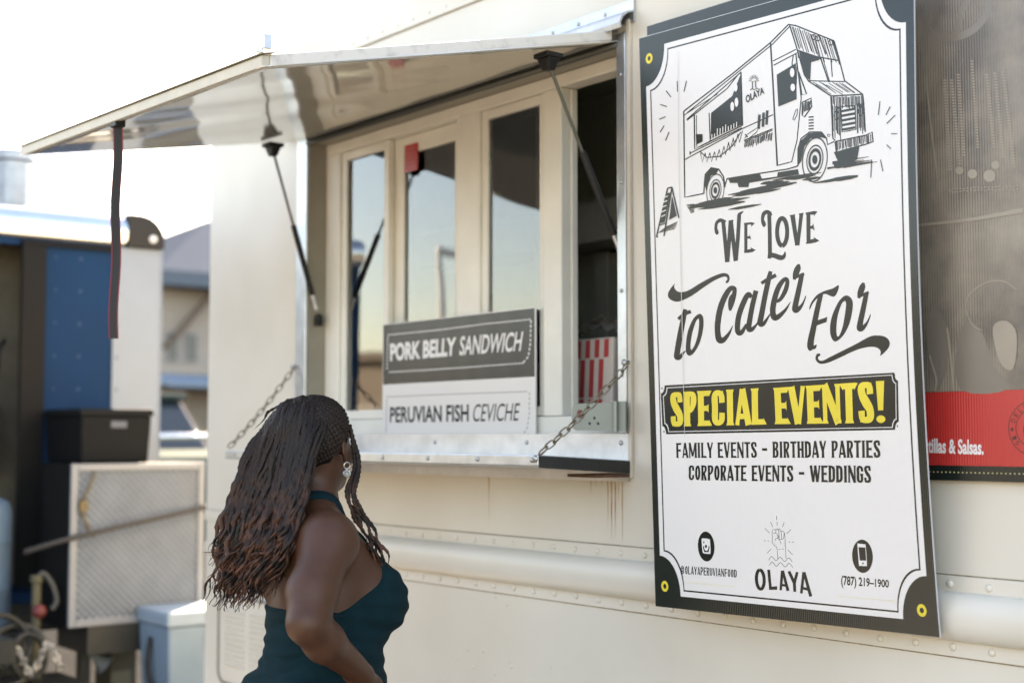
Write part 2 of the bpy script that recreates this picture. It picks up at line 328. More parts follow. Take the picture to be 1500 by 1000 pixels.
# ---- hinged serving shelf
b = MB(); x0, x1 = -4.572, -2.834
b.hexa([(x0, -.33, 1.476), (x1, -.33, 1.476), (x1, -.0065, 1.458), (x0, -.0065, 1.458)], [(x0, -.33, 1.505), (x1, -.33, 1.505), (x1, -.0065, 1.488), (x0, -.0065, 1.488)])
shelf = b.build('serving_shelf', 'galv', truck, bev=.003)
MB().hexa([(x1 + .0005, -.326, 1.472), (x1 + .006, -.326, 1.472), (x1 + .006, -.008, 1.452), (x1 + .0005, -.008, 1.452)], [(x1 + .0005, -.326, 1.502), (x1 + .006, -.326, 1.502), (x1 + .006, -.008, 1.486), (x1 + .0005, -.008, 1.486)]).build('angle_iron', 'dark_steel', shelf)
MB().box(-2.95, -2.829, -.13, -.0065, 1.443, 1.4515).build('rusty_hinge', mat('rusty hinge', (.12, .055, .025), .9, var=.5, scale=60), shelf)
for x_ in np.arange(-4.5, -2.84, .235): MB().lathe((x_, -.33, 1.491), [(.007, 0), (.006, .003), (.001, .004)], (0, -1, 0), 10).build('screw', 'steel', shelf, smooth=True)
# ---- chains
def chain(a, c, sag):
    bb = MB(); a = np.array(a); c = np.array(c); L_ = np.linalg.norm(c - a); pitch = .034; n_ = int(round(L_ / pitch)) + 1
    P = [a + (c - a) * t_ - np.array([0, 0, sag * 4 * t_ * (1 - t_)]) for t_ in np.linspace(0, 1, n_ + 1)]
    for i in range(n_):
        d = P[i + 1] - P[i]; l = np.linalg.norm(d); d /= l; s_ = np.cross(d, [0, 0, 1.0]); s_ /= np.linalg.norm(s_); u = np.cross(s_, d)
        q = (s_ * .8 + u * .6) if i % 2 else (u * .8 - s_ * .6)
        m_ = (P[i] + P[i + 1]) / 2; hl, hw = l * .5 + .0025, .0085; pts = []
        for k in range(17):
            an = 2 * PI * k / 16; pts.append(m_ + d * hl * math.copysign(abs(math.cos(an)) ** .7, math.cos(an)) + q * hw * math.copysign(abs(math.sin(an)) ** .7, math.sin(an)))
        bb.tube(pts, .0024, 6, caps=False)
    return bb
MT['chainmat'] = mat('worn chain', (.36, .33, .27), .4, .8, col2=(.22, .15, .09), scale=40)
chain((-2.832, -.012, 1.752), (-2.84, -.318, 1.508), .012).build('chain', 'chainmat', truck, smooth=True)
chain((-4.641, -.014, 1.812), (-4.565, -.318, 1.515), .012).build('chain', 'chainmat', truck, smooth=True)
for p in ((-2.832, 0, 1.752), (-4.641, 0, 1.812)): MB().bar(p, (p[0], -.0255, p[2]), .005).lathe((p[0], -.026, p[2]), [(.009, 0), (.009, .004), (.001, .006)], (0, -1, 0), 8).build('chain_bolt', 'steel', truck, smooth=True)
b = MB().lathe((-2.84, -.331, 1.495), [(.009, 0), (.009, .004), (.001, .006)], (0, -1, 0), 8)
b.build('chain_bolt', 'steel', truck, smooth=True)
# ---- hasp on the right jamb
b = MB(); pl = []
for k in range(9): pl.append((-3.035 + .017 * (1 - math.sin(PI / 2 * k / 8)) , 1.569 + .017 * (1 - math.cos(PI / 2 * k / 8))))
poly = [(-2.86, 1.569), (-3.018, 1.569), (-3.03, 1.574), (-3.035, 1.586), (-3.035, 1.627), (-3.03, 1.639), (-3.018, 1.644), (-2.86, 1.644)]
b.prism([(x, -.036, z) for x, z in poly], (0, -.004, 0)); b.tube([(-2.856, -.04, 1.566), (-2.856, -.04, 1.647)], .009, 10); b.box(-2.85, -2.818, -.037, -.0325, 1.566, 1.647)
hasp = b.build('hasp', mat('zinc hasp', (.26, .29, .26), .4, .6), truck, smooth='auto')
MB().lathe((-3.0, -.0405, 1.615), [(.012, 0), (.012, .0015), (.0001, .0015)], (0, -1, 0), 12).build('hasp_hole', mat('hole showing red', (.2, .05, .04), .7), hasp)
for x_, z_ in ((-2.94, 1.603), (-2.96, 1.588), (-2.925, 1.588)): MB().lathe((x_, -.0405, z_), [(.004, 0), (.003, .002), (.0001, .002)], (0, -1, 0), 8).build('screw', 'dark_steel', hasp)
# ---- louvred hatch low on the rear of the side
cx, cz, hw, hh, rr = -4.99, .755, .235, .165, .05
def rrect(hw, hh, rr, n=6):
    P = []
    for sx, sz, a0 in ((1, 1, 0), (-1, 1, 90), (-1, -1, 180), (1, -1, 270)):
        for k in range(n + 1):
            an = math.radians(a0 + 90 * k / n); P.append((sx * (hw - rr) + rr * math.cos(an), sz * (hh - rr) + rr * math.sin(an)))
    return P
h = MB().prism([(cx + x, -.0005, cz + z) for x, z in rrect(hw, hh, rr)], (0, -.012, 0)).build('vent_hatch', 'truck', truck, bev=.002)
P = [(cx + x, -.0135, cz + z) for x, z in rrect(hw + .006, hh + .006, rr)]
MB().tube(P + [P[0]], .005, 6).build('hatch_gasket', mat('grey gasket', (.2, .19, .17), .6), h, smooth=True)
b = MB()
for i in range(11):
    for j in (-1, 1):
        b.prism([(cx + j * .1 - .08, -.0126, cz + .12 - i * .021), (cx + j * .1 - .08, -.021, cz + .117 - i * .021), (cx + j * .1 - .08, -.0126, cz + .108 - i * .021)], (.16, 0, 0))
b.build('louvres', 'truck', h)
MB().lathe((cx + .02, -.0125, cz - .14), [(.012, 0), (.012, .006), (.006, .012), (.001, .013)], (0, -1, 0), 12).build('hatch_latch', 'black', h, smooth='auto')
# ---- awning flap
HL, HR, OR_, OL = np.array((-4.574, -.012, 2.65)), np.array((-2.868, -.012, 2.65)), np.array((-2.85, -1.126, 2.392)), np.array((-4.5, -1.1, 2.45))
def flap(u, v): return (1 - v) * ((1 - u) * HL + u * HR) + v * ((1 - u) * OL + u * OR_)
N1, N2 = 40, 26
bot = [[flap(i / N1, j / N2) + np.array([0, 0, .006 * math.sin(PI * i / N1) * math.sin(PI * j / N2)]) for j in range(N2 + 1)] for i in range(N1 + 1)]
aw = MB().grid(bot).build('awning', 'awning', truck, smooth=True)
md = aw.modifiers.new('t', 'SOLIDIFY'); md.thickness = .004; md.offset = -1
topm = mat('weathered awning top', (.68, .66, .6), .3, .2)
MB().grid([[flap(i / 8, j / 8) + np.array([0, 0, .022]) for j in range(9)] for i in range(9)]).build('awning_skin', topm, aw)
def rail(a, c, inw, nm, m_, z0=-.004, z1=.0245):
    inw = np.array(inw); zz = np.array([0, 0, 1.0])
    return MB().hexa([a + zz * z0, c + zz * z0, c + inw + zz * z0, a + inw + zz * z0], [a + zz * z1, c + zz * z1, c + inw + zz * z1, a + inw + zz * z1]).build(nm, m_, aw, bev=.003)
MT['rail_cream'] = mat('cream awning edge', (.56, .52, .42), .45, var=.2, scale=12)
MT['rail_pale'] = mat('worn pale awning edge', (.66, .63, .58), .45, var=.3, scale=14, thr=(.3, .5))
rail(OL, OR_, (0, .022, .004), 'edge_rail', 'rail_cream')
rail(OR_ + np.array([0, .0225, .005]), HR + np.array([0, -.02, 0]), (-.02, 0, 0), 'edge_rail', 'rail_pale')
rail(OL + np.array([.02, .0225, .005]), HL + np.array([.02, -.02, 0]), (-.02, 0, 0), 'edge_rail', 'rail_cream')
MB().hexa([OL + np.array((-.01, -.006, .025)), OR_ + np.array((.01, -.006, .025)), OR_ + np.array((.01, .03, .032)), OL + np.array((-.01, .03, .032))],
          [OL + np.array((-.01, -.006, .0275)), OR_ + np.array((.01, -.006, .0275)), OR_ + np.array((.01, .03, .0345)), OL + np.array((-.01, .03, .0345))]).build('drip_edge', mat('olive drip edge', (.3, .28, .2), .5), aw)
MB().tube([HL + np.array((0, .004, -.012)), HR + np.array((0, .004, -.012))], .009, 10).build('hinge', mat('dark hinge', (.1, .1, .085), .5, .4), aw, smooth=True)
for q in ((-2.862, -2.85, -1.12, -1.1, 2.433, 2.468), (-2.9, -2.888, -1.115, -1.1, 2.433, 2.446), (-4.47, -4.46, -1.1, -1.085, 2.49, 2.51)): MB().box(*q).build('latch_tab', 'galv', aw, bev=.002)
MT['rod'] = mat('dull rod', (.08, .08, .06), .4, .5)
def strut(top, bot_, name):
    top = np.array(top); bot_ = np.array(bot_); d = bot_ - top; L_ = np.linalg.norm(d); d /= L_
    s = MB().bar(top + d * L_ * .44, top + d * L_ * .86, .0105, 12).build('gas_strut', 'black', truck, smooth='auto')
    MB().bar(top + d * .02, top + d * L_ * .44, .0048, 8).build('strut_rod', MT['rod'], s, smooth='auto')
    MB().bar(top + d * L_ * .861, top + d * L_ * .95, .009, 10).build('strut_sleeve', 'galv', s, smooth='auto')
    MB().box(top[0] - .03, top[0] + .03, top[1] - .03, top[1] + .03, top[2] + .012, top[2] + .026).hexa([top + (-.014, -.012, -.02), top + (.014, -.012, -.02), top + (.014, .012, -.02), top + (-.014, .012, -.02)], [top + (-.026, -.02, .0119), top + (.026, -.02, .0119), top + (.026, .02, .0119), top + (-.026, .02, .0119)]).build('strut_bracket', 'black', s, bev=.003)
    MB().lathe(bot_, [(.001, -.016), (.012, -.012), (.016, 0), (.012, .012), (.001, .016)], d, 12).box(bot_[0] - .012, bot_[0] + .012, bot_[1] - .012, bot_[1] + .012, bot_[2] - .03, bot_[2] - .004).build('strut_joint', 'black', s, smooth='auto')
strut((-4.5, -.193, 2.577), (-4.548, .03, 1.99), 'l')
strut((-2.925, -.215, 2.563), (-2.89, .03, 2.035), 'r')
# strap on the outer edge
st = MB(); xs = -3.735; ys = -1.095
cl = [(xs, ys + .003 * math.sin(k * .9), 2.405 - .585 * k / 14) for k in range(15)]
sx = [.011 + .003 * math.sin(k * 1.1) for k in range(15)]
def strapgeo(lo, hi, yo, th):
    bb = MB()
    for k in range(14):
        tw0, tw1 = .9 + .16 * math.sin(k * .35), .9 + .16 * math.sin((k + 1) * .35)
        def c4(k, tw):
            p = np.array(cl[k]); ax = np.array([math.cos(tw), math.sin(tw), 0]) ; nn = np.array([-math.sin(tw), math.cos(tw), 0])
            return [p + ax * lo - nn * th, p + ax * hi - nn * th, p + ax * hi + nn * th, p + ax * lo + nn * th]
        bb.hexa(c4(k + 1, tw1), c4(k, tw0))
    return bb
strap = thing('pull_strap', 'black webbing strap with red edges hanging from the awning edge', 'strap', (xs, ys, 1.82))
strapgeo(-.0108, .0108, 0, .001).build('webbing', mat('black webbing', (.03, .03, .032), .8, bump=.4, bscale=600), strap)
strapgeo(-.0132, -.0109, 0, .0014).build('edging', mat('red edging', (.28, .03, .035), .8), strap)
strapgeo(.0109, .0132, 0, .0014).build('edging', mat('red edging', (.28, .03, .035), .8), strap)
MB().box(xs - .02, xs + .02, ys - .015, ys + .015, 2.406, 2.43).build('clip', 'black', strap, bev=.003)
# ------------------------------------------------------------------ printed boards
def surface(O, a, b_, bow=None):   # bow: how far the sheet stands off its plane, by board coordinates
    O, a, b_ = (np.array(q, float) for q in (O, a, b_)); n_ = np.cross(a, b_); n_ /= np.linalg.norm(n_)
    bw = bow or (lambda u, v: 0.0)
    def at(u, v, l=0.0): return O + a * u + b_ * v + n_ * (l + bw(u, v))
    def px(p):   # traced photo point -> board coordinates
        d = FW + RT * (p[0] - 750) / FPX - UP * (p[1] - 500) / FPX; h_ = 0.0
        for _ in range(5):
            t_ = ((O + n_ * h_ - CAM) @ n_) / (d @ n_); q = CAM + d * t_ - O; h_ = bw(q @ a, q @ b_)
        return float(q @ a), float(q @ b_)
    return at, px
class Print:   # flat printed shapes on a board: each shape a hair above the one before
    def __init__(s, at, base): s.at = at; s.l = base; s.b = MB()
    def up(s): s.l += 4e-6
    def _fill(s, loops):
        cu = bpy.data.curves.new('c', 'CURVE'); cu.dimensions = '2D'; cu.fill_mode = 'BOTH'
        for lp in loops:
            sp = cu.splines.new('POLY'); sp.points.add(len(lp) - 1); sp.use_cyclic_u = True
            for q, p_ in zip(lp, sp.points): p_.co = (q[0] * 100, q[1] * 100, 0, 1)
        ob = bpy.data.objects.new('c', cu); me = ob.to_mesh(); bm = bmesh.new(); bm.from_mesh(me)
        ob.to_mesh_clear(); bpy.data.objects.remove(ob); bpy.data.curves.remove(cu)
        for ax in (0, 1):   # cut big shapes so that they follow a bowed sheet
            c_ = [v.co[ax] for v in bm.verts]; lo, hi = min(c_), max(c_)
            for k in range(math.floor(lo / 4) + 1, math.ceil(hi / 4)):
                co = Vector((0, 0, 0)); co[ax] = k * 4; no = Vector((0, 0, 0)); no[ax] = 1
                bmesh.ops.bisect_plane(bm, geom=bm.verts[:] + bm.edges[:] + bm.faces[:], plane_co=co, plane_no=no)
        bm.verts.index_update()
        s.b.add([s.at(v.co.x / 100, v.co.y / 100, s.l) for v in bm.verts], [tuple(v.index for v in f_.verts) for f_ in bm.faces]); bm.free()
    def loops(s, *lps): s.up(); s._fill(lps)
    def quads(s, left, right):
        s.up(); s.b.grid([[s.at(*p, s.l) for p in left], [s.at(*p, s.l) for p in right]])
    def ribbon(s, pts, mapf=None, smooth=True, n=7, w=None):   # (x, y, width) centre line
        P = np.array([(p[0], p[1], p[2] if len(p) > 2 else w) for p in pts], float); f = mapf or (lambda q: q)
        if smooth and len(P) > 2: P = spline(P, n)
        out = [P[0]]
        for i in range(len(P) - 1):
            m_ = max(1, math.ceil(math.dist(f(P[i][:2]), f(P[i + 1][:2])) / .03)); out += [P[i] + (P[i + 1] - P[i]) * k / m_ for k in range(1, m_ + 1)]
        P = np.array(out)
        d = np.gradient(P[:, :2], axis=0); d /= np.linalg.norm(d, axis=1)[:, None] + 1e-9; nn = np.stack([-d[:, 1], d[:, 0]], 1)
        A = P[:, :2] + nn * P[:, 2:] / 2; B = P[:, :2] - nn * P[:, 2:] / 2
        s.quads([f(q) for q in A], [f(q) for q in B])
    def ell(s, c, rx, ry, mapf=None, n=28, hole=0, rot=0):
        f = mapf or (lambda q: q)
        def lp(k): return [f((c[0] + k * (rx * math.cos(a) * math.cos(rot) - ry * math.sin(a) * math.sin(rot)), c[1] + k * (rx * math.cos(a) * math.sin(rot) + ry * math.sin(a) * math.cos(rot)))) for a in np.linspace(0, 2 * PI, n, endpoint=False)]
        if hole:
            A, B = lp(1), lp(hole); s.quads(A + A[:1], B + B[:1])
        else: s.loops(lp(1))
    def done(s, name, m, parent): return s.b.build(name, m, parent)
def quadmap(px, TL, TR, BR, BL):
    c = [np.array(px(p)) for p in (TL, TR, BR, BL)]
    return lambda q: tuple((1 - q[1]) * ((1 - q[0]) * c[3] + q[0] * c[2]) + q[1] * ((1 - q[0]) * c[0] + q[0] * c[1]))
def smoothloop(P, n=4):
    P = list(P); Q = np.array([P[-1]] + P + [P[0], P[1]], float); out = []
    for i in range(1, len(Q) - 2):
        a, b_, c, d = Q[i - 1:i + 3]
        for k in range(n):
            t_ = k / n; out.append(tuple(.5 * (2 * b_ + (c - a) * t_ + (2 * a - 5 * b_ + 4 * c - d) * t_ ** 2 + (3 * b_ - a - 3 * c + d) * t_ ** 3)))
    return out
# sans lettering from the built-in font, stretched into a box
def sans(pr, txt, mapf, bold=0.0, shear=0.0, spacing=1.0):
    cu = bpy.data.curves.new('f', 'FONT'); cu.body = txt; cu.offset = bold; cu.shear = shear; cu.space_character = spacing; cu.resolution_u = 4
    ob = bpy.data.objects.new('f', cu); me = ob.to_mesh()
    V = np.array([v.co[:2] for v in me.vertices]); lo, hi = V.min(0), V.max(0); V = (V - lo) / (hi - lo); pr.up()
    pr.b.add([pr.at(*mapf(q), pr.l) for q in V], [tuple(p_.vertices) for p_ in me.polygons])
    ob.to_mesh_clear(); bpy.data.objects.remove(ob); bpy.data.curves.remove(cu)
# condensed spurred capitals: strokes in a cell of width w, height 1
def glyphs(T, S):
    # T stem, S thin stroke; every entry: width, list of strokes; a stroke is ('l', pts, taper) straight or ('c', pts) curved
    def st(x, y0=0., y1=1.): return ('s', x, y0, y1)
    W = .5; r = W - T / 2; l = T / 2
    E = [st(l), ('l', [(l, 1 - S / 2, S), (W - .03, 1 - S / 2, S), (W, 1 - S / 2 - .02, S + .07)]), ('l', [(l, .5, S), (W - .12, .5, S), (W - .07, .5, S + .1)]), ('l', [(l, S / 2, S), (W - .03, S / 2, S), (W, S / 2 + .02, S + .07)])]
    G = {
        'I': (T + .06, [('s', T / 2 + .03, 0, 1)]),
        'E': (W, E), 'F': (W, E[:3]), 'L': (W, [E[0], E[3]]),
        'P': (W, [st(l), ('c', [(l, 1 - S / 2, S), (.28, 1 - S / 2, S), (r, .86, T * .95), (r, .66, T * .95), (.28, .47, S), (l, .47, S)])]),
        'R': (W + .02, [st(l), ('c', [(l, 1 - S / 2, S), (.28, 1 - S / 2, S), (r, .86, T * .95), (r, .68, T * .95), (.28, .5, S), (l, .5, S)]), ('l', [(.24, .52, T * .8), (r + .02, 0, T)])]),
        'B': (W + .01, [st(l), ('c', [(l, 1 - S / 2, S), (.26, 1 - S / 2, S), (r - .01, .88, T * .9), (r - .01, .68, T * .9), (.26, .53, S), (l, .53, S)]), ('c', [(l, .53, S), (.28, .53, S), (r, .38, T), (r, .16, T), (.28, S / 2, S), (l, S / 2, S)])]),
        'D': (W + .02, [st(l), ('c', [(l, 1 - S / 2, S), (.22, 1 - S / 2, S), (r, .82, T), (r + .02, .5, T), (r, .18, T), (.22, S / 2, S), (l, S / 2, S)])]),
        'O': (W, [('o', (W / 2, .5), W / 2 - T / 2, .5 - S / 2)]),
        'C': (W, [('c', [(r + .02, .64, T * .9), (r, .84, T * .9), (W / 2, 1 - S / 2, S), (l, .83, T), (l, .5, T), (l, .17, T), (W / 2, S / 2, S), (r, .16, T * .9), (r + .02, .36, T * .9)]), ('l', [(r + .05, .64, .05), (r + .05, .97, .05)])]),
        'G': (W, [('c', [(r + .02, .66, T * .9), (r, .84, T * .9), (W / 2, 1 - S / 2, S), (l, .83, T), (l, .5, T), (l, .17, T), (W / 2, S / 2, S), (r, .14, T * .9), (r, .45, T * .9)]), ('l', [(W * .55, .47, S), (W, .47, S)])]),
        'S': (W, [('c', [(r + .02, .70, T * .9), (r, .88, T * .8), (W / 2, 1 - S / 2, S), (l, .86, T), (l + .02, .68, T), (W / 2, .51, T * 1.1), (r, .33, T), (r, .14, T), (W / 2, S / 2, S), (l, .12, T * .8), (l - .02, .30, T * .9)]), ('l', [(r + .045, .70, .05), (r + .045, .98, .05)]), ('l', [(l - .045, .02, .05), (l - .045, .30, .05)])]),
        'A': (W + .06, [('l', [(.05, 0, T * .62), (W / 2 + .0, 1, T * .62)]), ('l', [(W + .0, 0, T), (W / 2 + .02, 1, T)]), ('l', [(.12, .24, S), (W - .06, .24, S)]), ('l', [(0, .025, .05), (.14, .025, .05)]), ('l', [(W - .12, .025, .05), (W + .07, .025, .05)])]),
        'V': (W + .04, [('l', [(.06, 1, T), (W / 2 + .01, 0, T)]), ('l', [(W - .02, 1, T * .62), (W / 2 + .04, 0, T * .62)]), ('l', [(-.02, .975, .05), (.17, .975, .05)]), ('l', [(W - .1, .975, .05), (W + .05, .975, .05)])]),
        'N': (W + .08, [('s', .06, 0, 1, .62), ('s', W + .02, 0, 1, .62), ('l', [(.06, 1, T), (W + .02, 0, T)])]),
        'M': (.74, [('s', .06, 0, 1, .6), ('s', .66, 0, 1, 1), ('l', [(.08, 1, T), (.35, .1, T * .9)]), ('l', [(.62, 1, T * .6), (.38, .1, T * .6)])]),
        'T': (W, [st(W / 2), ('l', [(0, 1 - S / 2 - .03, S + .08), (.04, 1 - S / 2, S), (W - .04, 1 - S / 2, S), (W, 1 - S / 2 - .03, S + .08)])]),
        'H': (W + .04, [st(l), st(r + .04), ('l', [(l, .5, S), (r + .04, .5, S)])]),
        'W': (.84, [('l', [(.06, 1, T), (.26, 0, T)]), ('l', [(.42, 1, T * .62), (.28, 0, T * .62)]), ('l', [(.42, 1, T), (.6, 0, T)]), ('l', [(.79, 1, T * .62), (.63, 0, T * .62)]), ('l', [(-.02, .975, .05), (.17, .975, .05)]), ('l', [(.7, .975, .05), (.86, .975, .05)])]),
        'Y': (W + .02, [('s', W / 2 + .01, 0, .45), ('l', [(.05, 1, T), (W / 2, .42, T)]), ('l', [(W - .02, 1, T * .65), (W / 2 + .03, .42, T * .65)]), ('l', [(-.03, .975, .05), (.15, .975, .05)]), ('l', [(W - .1, .975, .05), (W + .05, .975, .05)])]),
        '!': (T + .1, [('l', [(T / 2 + .05, 1, T * 1.15), (T / 2 + .05, .3, T * .7)]), ('d', (T / 2 + .05, .09), T * .62, .09)]),
        'U': (W, [('c', [(l, 1, T), (l, .6, T), (l, .22, T), (W / 2, S / 2, S), (r, .22, T), (r, .6, T), (r, 1, T)])]),
        '-': (.5, [('l', [(.02, .52, .16), (.48, .52, .16)])]), ' ': (.28, []),
    }
    return G
def spurred(pr, txt, mapf, T=.2, S=.12, gap=.1):
    G = glyphs(T, S); x = 0; items = []
    for ch in txt:
        w_, sts = G[ch]; items.append((x, sts)); x += w_ + gap
    tot = x - gap; mp = lambda q: mapf((q[0] / tot, q[1]))
    for x0, sts in items:
        for s_ in sts:
            if s_[0] == 's':
                k = s_[4] if len(s_) > 4 else 1; t_ = T * k; y0, y1 = s_[2], s_[3]; h_ = y1 - y0
                P = [(x0 + s_[1], y0, t_ + .07), (x0 + s_[1], y0 + .035, t_ + .05), (x0 + s_[1], y0 + .09, t_), (x0 + s_[1], y1 - .09, t_), (x0 + s_[1], y1 - .035, t_ + (.05 if y1 == 1 else 0)), (x0 + s_[1], y1, t_ + (.07 if y1 == 1 else 0))]
                pr.ribbon(P, mp, smooth=False)
            elif s_[0] == 'l': pr.ribbon([(x0 + a, b_, c) for a, b_, c in s_[1]], mp, smooth=False)
            elif s_[0] == 'c': pr.ribbon([(x0 + a, b_, c) for a, b_, c in s_[1]], mp, n=6)
            elif s_[0] == 'o':
                c_, rx, ry = s_[1:]; P = [(x0 + c_[0] + rx * math.sin(a), c_[1] + ry * math.cos(a), T * abs(math.sin(a)) + S * (1 - abs(math.sin(a)))) for a in np.linspace(0, 2 * PI, 25)]
                pr.ribbon(P, mp, smooth=False)
            elif s_[0] == 'd': pr.ell((x0 + s_[1][0], s_[1][1]), s_[2], s_[3], mp, 16)

# ---------------- the big catering board
SO, SA_, SB = (-2.61580217, -0.125, 1.12629113), (0.99665911, 0.08158223, 0.00386641), (-0.00145283, -0.02962325, 0.99956008)
SW, SH = .7938, 1.4448
at, px = surface(SO, SA_, SB, lambda u, v: .029 * max(0, min(1.1, u / .7938)) ** 2 * math.sin(PI * max(0, min(1, v / 1.4448)) ** .9))
sign = thing('catering_sign', 'tall white catering sign with truck drawing and black notched border, fixed beside the serving window', 'sign', SO)
n_ = np.cross(SA_, SB)
U_, V_ = np.linspace(0, SW, 21), np.linspace(0, SH, 37)
bd_ = MB().grid([[at(u, v) for v in V_] for u in U_]).grid([[at(u, v, -.005) for v in V_] for u in U_])
for lst in ([(0, v) for v in V_], [(SW, v) for v in V_], [(u, 0) for u in U_], [(u, SH) for u in U_]): bd_.grid([[at(*q) for q in lst], [at(*q, -.005) for q in lst]])
bd_.build('board', 'board_black', sign)
b = MB().grid([[at(SW + .0003, v, l) for v in V_] for l in (-.0003, -.0046)]).grid([[at(SW + .0013, v, l) for v in V_] for l in (-.0003, -.0046)]).grid([[at(SW + d_, v, -.0003) for v in V_] for d_ in (.0003, .0013)])
b.grid([[at(u, SH + .0003, l) for u in U_] for l in (-.0003, -.0046)]).grid([[at(u, SH + d_, -.0003) for u in U_] for d_ in (.0003, .0018)]).grid([[at(u, SH + .0018, l) for u in U_] for l in (-.0003, -.0046)])
b.build('cut_edge', mat('pale fluted edge', (.55, .57, .6), .5), sign)
def notched(m, mt, nu, nv, k=12):   # inset outline whose corners are scooped by concave arcs
    arc = [(m + (nu - m) * math.sin(a), mt + (nv - mt) * math.cos(a)) for a in np.linspace(0, PI / 2, k)]
    return arc + [(SW - u, v) for u, v in arc[::-1]] + [(SW - u, SH - v) for u, v in arc] + [(u, SH - v) for u, v in arc[::-1]]
pr = Print(at, .0002); pr.loops(notched(.0195, .031, .084, .128)); pr.done('white_panel', 'board', sign)
pr = Print(at, .0004); pr.loops(notched(.0325, .044, .094, .139), notched(.0362, .0478, .0968, .1425)); pr.done('border_line', 'ink', sign)
for nm, c in (('eyelet', (.0324, 1.387)), ('eyelet', (.0332, .0523)), ('eyelet', (.757, .0538)), ('eyelet', (.757, 1.387))):
    pr = Print(at, .0005); pr.ell(c, .0115, .0135, hole=.45); pr.done('eyelet_ring', 'yellow_ink', sign)
def crop(x0, y0, s): return lambda q: px((x0 + q[0] / s, y0 + q[1] / s))
# script lettering
pr = Print(at, .0004); A = crop(950, 380, 6.248)
def L_(lp, f): pr.loops([f(q) for q in smoothloop(lp)])
L_([(240, 222), (205, 262), (178, 315), (192, 360), (250, 386), (310, 375), (400, 330), (500, 260), (600, 195), (680, 160), (712, 160), (722, 182), (706, 205), (715, 218), (735, 205), (744, 170), (730, 138), (695, 124), (640, 135), (560, 170), (460, 225), (380, 275), (320, 297), (270, 293), (243, 270), (236, 245)], A)
R = lambda P, f: pr.ribbon(P, f)
R([(338, 455, 34), (322, 530, 46), (292, 680, 52), (265, 840, 54), (262, 890, 54), (285, 895, 40), (315, 860, 22), (340, 835, 6)], A); R([(272, 545, 30), (330, 500, 34), (388, 475, 34)], A)
pr.loops([A(q) for q in smoothloop([(478, 498), (503, 540), (500, 640), (470, 760), (420, 850), (375, 880), (345, 850), (343, 770), (360, 660), (400, 560), (440, 510)])], [A(q) for q in smoothloop([(460, 545), (464, 590), (453, 680), (428, 770), (400, 822), (388, 820), (386, 770), (402, 670), (430, 580), (448, 548)])])
R([(747, 468, 20), (753, 420, 50), (766, 360, 62), (785, 315, 42), (785, 268, 42), (748, 268, 45), (700, 340, 52), (660, 440, 54), (637, 560, 54), (633, 660, 52), (650, 735, 58), (690, 732, 46), (738, 675, 26), (773, 605, 5)], A)
R([(945, 345, 34), (910, 322, 46), (855, 430, 50), (822, 540, 50), (815, 640, 48), (830, 675, 44), (862, 655, 38), (895, 590, 16)], A)
R([(985, 285, 44), (952, 420, 46), (926, 560, 48), (918, 630, 52), (945, 640, 40), (985, 600, 20), (1010, 560, 10)], A)
R([(1118, 108, 34), (1098, 190, 46), (1066, 340, 48), (1036, 500, 50), (1022, 580, 52), (1048, 592, 38), (1085, 545, 22), (1112, 500, 10)], A); R([(1033, 218, 30), (1100, 178, 34), (1168, 143, 34)], A)
R([(1172, 388, 26), (1212, 358, 34), (1255, 280, 42), (1272, 200, 36), (1248, 180, 36), (1198, 240, 46), (1160, 340, 50), (1138, 460, 52), (1152, 530, 54), (1195, 518, 44), (1258, 455, 24), (1300, 388, 5)], A)
Bc = crop(1140, 380, 6.253)
for dx, dy in ((0, 0), (592, 160)):
    f = lambda q, dx=dx, dy=dy: Bc((q[0] + dx, q[1] + dy + (10 if dx else 0)))
    R([(190, 42, 20), (180, 80, 54), (160, 135, 52), (146, 185, 24)], f); R([(160, 165, 24), (195, 148, 26), (238, 130, 26)], f)
    R([(217, 138, 42), (188, 280, 48), (160, 410, 52), (158, 462, 56), (190, 450, 40), (225, 405, 20), (250, 345, 10), (253, 330, 4)], f)
L_([(285, 450), (300, 400), (350, 330), (420, 290), (500, 265), (555, 235), (542, 300), (515, 338), (480, 335), (430, 315), (370, 345), (320, 400), (292, 455)], Bc)
R([(392, 318, 40), (360, 450, 48), (325, 620, 52), (300, 740, 58), (297, 800, 60), (310, 828, 40)], Bc); pr.loops([Bc(q) for q in ((362, 556), (452, 525), (443, 572), (350, 606))]); R([(310, 810, 30), (335, 800, 30), (352, 778, 4)], Bc)
pr.loops([Bc(q) for q in smoothloop([(635, 330), (678, 370), (682, 450), (655, 580), (600, 690), (530, 750), (490, 720), (475, 640), (490, 530), (540, 410), (590, 345)])], [Bc(q) for q in smoothloop([(612, 380), (622, 410), (612, 500), (590, 620), (560, 695), (541, 700), (533, 640), (545, 520), (580, 410)])])
L_([(385, 862), (355, 865), (342, 905), (360, 940), (400, 955), (470, 940), (560, 900), (700, 835), (800, 805), (880, 800), (925, 820), (940, 850), (935, 880), (975, 850), (1015, 800), (1020, 750), (985, 710), (920, 695), (840, 705), (720, 770), (600, 830), (480, 890), (410, 925), (375, 920), (365, 895), (383, 880)], Bc)
Cc = crop(1030, 290, 7.895)
R([(162, 425, 14), (160, 400, 44), (148, 350, 34), (158, 290, 36), (195, 258, 42), (235, 268, 42), (266, 268, 14)], Cc)
